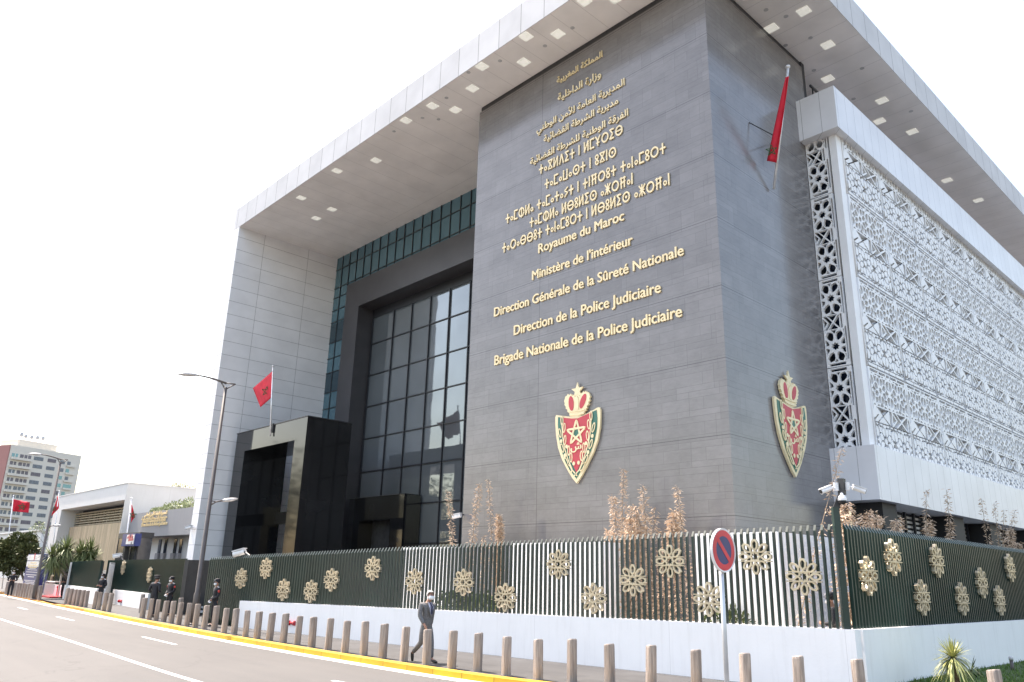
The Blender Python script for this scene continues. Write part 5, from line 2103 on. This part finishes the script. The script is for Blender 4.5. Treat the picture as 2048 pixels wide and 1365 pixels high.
def person(label, pos, rz, pose, H=1.74, jacket='navy', trousers='navy', hat=None, hair='hairdark', gloves=False, tie=False, badge=False, epau=False, belt=False):
    """local: faces -Y, own right hand at -X"""
    t = thing('person', pos, label, 'person', None, rz)
    k = H/1.74
    t.scale = (k, k, k)
    J = {'pel': V((0, 0, .95)), 'waist': V((0, 0, 1.1)), 'chest': V((0, -.01, 1.3)), 'nb': V((0, .01, 1.46)), 'neck': V((0, 0, 1.52))}
    for s, n_ in ((-1, 'R'), (1, 'L')):
        J['sh'+n_] = V((.185*s, .01, 1.41))
        J['hip'+n_] = V((.092*s, 0, .9))
        J['kn'+n_] = V((.1*s, -.02, .49))
        J['an'+n_] = V((.1*s, .02, .085))
        J['to'+n_] = V((.12*s, -.15, .03))
        J['el'+n_] = V((.235*s, .04, 1.13))
        J['wr'+n_] = V((.24*s, -.03, .88))
        J['hd'+n_] = V((.24*s, -.06, .8))
    if pose == 'clasp':
        for s, n_ in ((-1, 'R'), (1, 'L')):
            J['el'+n_] = V((.25*s, .02, 1.14))
            J['wr'+n_] = V((.07*s, -.2, .98 if s > 0 else .95))
            J['hd'+n_] = V((-.01*s, -.22, .93 if s > 0 else .9))
    if pose == 'bent':
        for s, n_ in ((-1, 'R'), (1, 'L')):
            J['el'+n_] = V((.28*s, .05, 1.12))
            J['wr'+n_] = V((.16*s, -.2, 1.08))
            J['hd'+n_] = V((.1*s, -.27, 1.1))
        J['knR'] = V((-.1, -.03, .49))
        J['anR'] = V((-.11, .06, .085))
    if pose == 'walk':
        J['hipL'], J['hipR'] = V((.09, 0, .88)), V((-.09, 0, .88))
        # right leg trails with the heel up, left leg carries the weight
        J['knR'], J['anR'], J['toR'] = V((-.1, .06, .47)), V((-.11, .4, .2)), V((-.11, .38, .03))
        J['knL'], J['anL'], J['toL'] = V((.09, -.13, .47)), V((.09, -.16, .085)), V((.1, -.34, .03))
        J['elR'], J['wrR'], J['hdR'] = V((-.25, -.02, 1.13)), V((-.2, -.17, .92)), V((-.19, -.22, .85))
        J['elL'], J['wrL'], J['hdL'] = V((.25, .1, 1.13)), V((.24, .12, .88)), V((.24, .12, .8))
        J['chest'].y -= .03
        J['neck'].y -= .05
        J['nb'].y -= .03
    hd = J['neck']+V((0, -.02, .11))
    if pose == 'walk':
        hd = J['neck']+V((0, -.05, .105))
    # ---- body: one continuous skinned figure, head to foot
    nd = {'pel': (J['pel'], (.13, .09)), 'waist': (J['waist'], (.12, .085)), 'chest': (J['chest'], (.14, .1)), 'nb': (J['nb'], .065), 'neck': (J['neck'], .055),
          'jaw': (hd+V((0, -.03, -.05)), (.06, .075)), 'head': (hd+V((0, 0, .02)), (.075, .095)), 'crown': (hd+V((0, .012, .09)), (.055, .07))}
    ed = [('pel', 'waist'), ('waist', 'chest'), ('chest', 'nb'), ('nb', 'neck'), ('neck', 'jaw'), ('jaw', 'head'), ('head', 'crown')]
    nd['nose'] = (hd+V((0, -.118, -.005)), .012)
    ed.append(('head', 'nose'))
    for s, n_ in ((-1, 'R'), (1, 'L')):
        nd['ear'+n_] = (hd+V((.085*s, .015, 0)), (.01, .025))
        ed.append(('head', 'ear'+n_))
        for a, b, r in (('chest', 'sh', .055), ('sh', 'el', .04), ('el', 'wr', .028), ('wr', 'hd', (.03, .02)), ('pel', 'hip', .085), ('hip', 'kn', .055), ('kn', 'an', .04), ('an', 'to', .035)):
            aa = a if a in nd else a+n_
            nd[b+n_] = (J[b+n_], r)
            ed.append((aa, b+n_))
        w_, h_ = J['wr'+n_], J['hd'+n_]
        d = (h_-w_).normalized()
        sd = V((0, 1, 0)) if abs(d.y) < .7 else V((0, 0, 1))
        sd = (sd-d*sd.dot(d)).normalized()
        pn = d.cross(sd).normalized()
        pn = pn if pn.x*s < 0 else -pn
        for i, L in enumerate((.062, .075, .07, .055)):
            o_ = sd*(-.027+.018*i)
            a = h_+d*.02+o_
            m_ = a+d*L*.55+pn*.008
            e = a+d*L*.9+pn*.03
            nd['f%d%sa' % (i, n_)] = (m_, .0095)
            nd['f%d%sb' % (i, n_)] = (e, .008)
            nd['f%d%s0' % (i, n_)] = (a, .0105)
            ed += [('hd'+n_, 'f%d%s0' % (i, n_)), ('f%d%s0' % (i, n_), 'f%d%sa' % (i, n_)), ('f%d%sa' % (i, n_), 'f%d%sb' % (i, n_))]
        th = w_.lerp(h_, .55)-sd*.035
        nd['th'+n_] = (th, .012)
        nd['tt'+n_] = (th+d*.045-sd*.012+pn*.012, .009)
        ed += [('wr'+n_, 'th'+n_), ('th'+n_, 'tt'+n_)]
    body = skinned('body', nd, ed, 'skin', t)
    # eyes under the brow
    ey = MB()
    for s in (-1, 1):
        ey.lathe([(.001, -.011), (.01, -.005), (.01, .005), (.001, .011)], hd+V((.034*s, -.098, .022)), 8)
        ey.beam(hd+V((.018*s, -.104, .042)), hd+V((.056*s, -.094, .042)), .01, .008)
    ey.build('eyes', 'hairdark', t, True, 0, False)
    if gloves:
        for n_ in 'RL':
            g_ = {a: (p, (r[0]*1.3, r[1]*1.3) if isinstance(r, tuple) else r*1.35) for a, (p, r) in nd.items() if n_ in a and (a[0] == 'f' or a in ('hd'+n_, 'wr'+n_, 'th'+n_, 'tt'+n_))}
            ge = [e for e in ed if e[0] in g_ and e[1] in g_]
            g2 = {'wr'+n_: g_['wr'+n_]}
            g2.update(g_)
            skinned('glove', g2, ge, 'glove', t)
    # ---- jacket
    jn = {'pel': (J['pel']+V((0, .005, -.17)), (.168, .125)), 'hipz': (J['pel']+V((0, 0, .0)), (.172, .128)), 'waist': (J['waist']+V((0, 0, .04)), (.16, .115)), 'chest': (J['chest'], (.185, .13)), 'up': (J['nb']-V((0, 0, .06)), (.15, .1)), 'nb': (J['nb']+V((0, .012, .0)), (.07, .065))}
    je = [('pel', 'hipz'), ('hipz', 'waist'), ('waist', 'chest'), ('chest', 'up'), ('up', 'nb')]
    for s, n_ in ((-1, 'R'), (1, 'L')):
        jn['sh'+n_] = (J['sh'+n_]+V((.01*s, 0, -.01)), .078)
        jn['mid'+n_] = (J['sh'+n_].lerp(J['el'+n_], .5)+V((.012*s, 0, 0)), .066)
        jn['el'+n_] = (J['el'+n_], .06)
        jn['cf'+n_] = (J['el'+n_].lerp(J['wr'+n_], .93), .048)
        je += [('up', 'sh'+n_), ('sh'+n_, 'mid'+n_), ('mid'+n_, 'el'+n_), ('el'+n_, 'cf'+n_)]
    jk = skinned('jacket', jn, je, jacket, t)
    # ---- trousers
    tn = {'pel': (J['pel']-V((0, 0, .02)), (.15, .11)), 'top': (J['waist'], (.13, .095))}
    te = [('pel', 'top')]
    for n_ in 'RL':
        tn['hip'+n_] = (J['hip'+n_]-V((0, 0, .05)), .1)
        tn['th'+n_] = (J['hip'+n_].lerp(J['kn'+n_], .5), .092)
        tn['kn'+n_] = (J['kn'+n_], .074)
        tn['sh'+n_] = (J['kn'+n_].lerp(J['an'+n_], .55), .066)
        tn['an'+n_] = (J['kn'+n_].lerp(J['an'+n_], .96), .062)
        te += [('pel', 'hip'+n_), ('hip'+n_, 'th'+n_), ('th'+n_, 'kn'+n_), ('kn'+n_, 'sh'+n_), ('sh'+n_, 'an'+n_)]
        skinned('shoe', {'h': (J['an'+n_]+(J['an'+n_]-J['to'+n_])*.25-V((0, 0, .03 if pose != 'walk' or n_ == 'L' else 0)), .045), 'm': (J['an'+n_].lerp(J['to'+n_], .5)-V((0, 0, .01)), (.05, .045)), 't': (J['to'+n_]+V((0, 0, .005)), (.045, .032)), 'e': (J['to'+n_]+(J['to'+n_]-J['an'+n_])*.32-V((0, 0, -.012)), (.035, .024))}, [('h', 'm'), ('m', 't'), ('t', 'e')], 'shoe', t)
    skinned('trousers', tn, te, trousers, t)
    # ---- mask
    mk = MB()
    nx_, ny_ = 8, 5
    for j in range(ny_+1):
        for i in range(nx_+1):
            a = (i/nx_-.5)*2.5
            q = j/ny_
            rr = .092+.022*math.sin(math.pi*q)
            mk.v.append((hd.x+math.sin(a)*rr*.9, hd.y-.012-math.cos(a)*rr*1.02, hd.z-.095+q*.1))
    for j in range(ny_):
        for i in range(nx_):
            a = j*(nx_+1)+i
            mk.f.append((a, a+1, a+nx_+2, a+nx_+1))
    mo = mk.build('face_mask', 'mask', t, True, 0, False)
    so = mo.modifiers.new('thick', 'SOLIDIFY')
    so.thickness = .006
    # ---- hair, hats
    hm = MB()
    n1, n2 = 16, 8
    for j in range(n2+1):
        el_ = math.pi/2*(1-j/n2*1.2)
        for i in range(n1):
            az = 2*math.pi*i/n1
            fx, fy, fz = math.cos(az)*math.cos(el_), math.sin(az)*math.cos(el_), math.sin(el_)
            lim = -.25 if fy < -.2 else 0
            zz = fz*.118
            if fy < -.25:
                zz = max(zz, .07)
            hm.v.append((hd.x+fx*.094, hd.y+.012+fy*.112, hd.z+.028+zz))
    for j in range(n2):
        for i in range(n1):
            a, b = j*n1+i, j*n1+(i+1) % n1
            hm.f.append((a, b, b+n1, a+n1))
    hm.build('hair', hair, t, True, 0, False)
    if hat:
        c = hd+V((0, .005, .085))
        h_ = MB()
        if hat == 'peaked':
            h_.lathe([(.104, -.03), (.106, .03), (.14, .06), (.145, .075), (.12, .095), (.001, .1)], c, 24)
        else:
            h_.lathe([(.104, -.03), (.106, .02), (.1, .06), (.075, .085), (.001, .095)], c, 24)
        ho = h_.build('cap', jacket, t, True, 0, False)
        pk = MB()
        P = []
        for i in range(9):
            a = math.pi+math.pi*(i/8)
            P.append((c.x+.1*math.cos(a), c.y+.1*math.sin(a), c.z-.022))
        for i in range(9):
            a = math.pi+math.pi*(i/8)
            P.append((c.x+.105*math.cos(a), c.y+.1*math.sin(a)+.085*math.sin(a), c.z-.04))
        pk.v = P
        pk.f = [(i, i+1, i+10, i+9) for i in range(8)]
        po_ = pk.build('peak', 'shoe', ho, False, 0, False)
        so = po_.modifiers.new('thick', 'SOLIDIFY')
        so.thickness = .006
        MB().lathe([(.001, -.02), (.02, -.012), (.02, .012), (.001, .02)], c+V((0, -.108, .02)), 10).build('cap_badge', 'silver', ho, True, 0, False)
        if hat == 'peaked':
            MB().lathe([(.1075, -.012), (.109, .012), (.1075, .02)], c, 24).build('cap_band', 'suit', ho, True, 0, False)
    if tie:
        sh_ = MB()
        zc_, zb_ = 1.49, 1.13
        y0, y1 = J['nb'].y-.062, J['chest'].y-.139
        pts = [(-.055, y0, 1.47), (.055, y0, 1.47), (.062, y1-.004, 1.34), (.012, y1+.004, zb_+.02), (-.012, y1+.004, zb_+.02), (-.062, y1-.004, 1.34)]
        sh_.add(pts, [(0, 5, 4, 3, 2, 1)])
        s2_ = sh_.build('shirt', 'shirt', t, False, 0, False)
        so = s2_.modifiers.new('thick', 'SOLIDIFY')
        so.thickness = .02
        MB().add([(-.018, y0-.02, 1.465), (.018, y0-.02, 1.465), (.024, y1-.02, 1.36), (.03, y1-.018, 1.2), (0, y1-.016, 1.14), (-.03, y1-.018, 1.2), (-.024, y1-.02, 1.36)], [(0, 6, 5, 4, 3, 2, 1)]).build('tie', 'tie', t, False, 0, False)
        lp = MB()
        for s in (-1, 1):
            lp.add([(.05*s, y0+.005, 1.475), (.085*s, y0-.03, 1.45), (.1*s, y1-.006, 1.32), (.02*s, y1-.012, 1.14), (.006*s, y1-.008, 1.12)], [(0, 1, 2, 3, 4) if s < 0 else (4, 3, 2, 1, 0)])
        lo = lp.build('lapel', jacket, t, False, 0, False)
        so = lo.modifiers.new('thick', 'SOLIDIFY')
        so.thickness = .012
    if badge:
        q = J['shL'].lerp(J['elL'], .33)
        MB().lathe([(.001, -.05), (.035, -.04), (.045, 0), (.035, .045), (.001, .05)], q+V((.062, -.012, 0)), 10).build('arm_badge', 'badge', t, True, 0, False)
        q = J['shR'].lerp(J['elR'], .33)
        MB().lathe([(.001, -.05), (.035, -.04), (.045, 0), (.035, .045), (.001, .05)], q+V((-.062, -.012, 0)), 10).build('arm_badge', 'badge', t, True, 0, False)
    if epau:
        for s in (-1, 1):
            q = V((.145*s, 0, 1.485))
            MB().beam(q-V((.06*s, 0, -.018)), q+V((.07*s, 0, -.025)), .06, .02).build('epaulette', 'silver', t, False, 0, False)
    if belt:
        MB().lathe([(.001, -.03), (.001, .03)], (0, 0, 1.08), 6)
        b_ = MB()
        o_ = [(.172*math.cos(i*math.pi/12), .126*math.sin(i*math.pi/12)) for i in range(24)]
        i_ = [(a*.9, b*.9) for a, b in o_]
        b_.ring(o_, i_, (V((0, 0, 1.07)), X, Y, Z), -.025, .025)
        b_.build('belt', 'whitewall2' if gloves else 'shoe', t, False, 0, False)
    return t


mp_ = at(849, 1325, z=0)
person('white-haired man in a grey suit and face mask walking along the pavement', mp_, R_(90), 'walk', 1.76, 'suit', 'suit', None, 'hairwhite', tie=True)
person('police officer seen from behind with silver shoulder straps and a peaked cap', at(302, 1235, z=0), R_(212), 'bent', 1.78, 'navy', 'navy', 'peaked', epau=True)
person('masked police guard with white gloves standing right of the back-turned officer', at(334, 1232, z=0), R_(15), 'clasp', 1.74, hat='cap', gloves=True, badge=True, epau=True)
person('masked police guard with white gloves at the left end of the long green fence', at(424, 1253, z=0), R_(-5), 'clasp', 1.76, hat='cap', gloves=True, badge=True, epau=True)
g4 = at(197, 1211, z=0)
person('dark-uniformed guard standing before the bar gate between the green fences', g4, R_(30), 'bent', 1.72, hat='cap', epau=True)
person('dark-uniformed guard standing behind the red hydrant', at(124, 1197, z=0), R_(40), 'bent', 1.74, hat='cap')
person('man in a dark suit and mask standing on the kerb at the left edge', at(18, 1194, z=0), R_(75), 'bent', 1.72, 'navy', 'navy', None, 'hairdark')
gp = Vector((-8.45, 18.55, .2))
hz_ = at(1662, 1188, y=18.55)
person('guard in a blue cap standing behind the slats at the fence corner', (hz_.x, 18.55, hz_.z-1.76), R_(-70), 'bent', 1.74, hat='cap', belt=True)
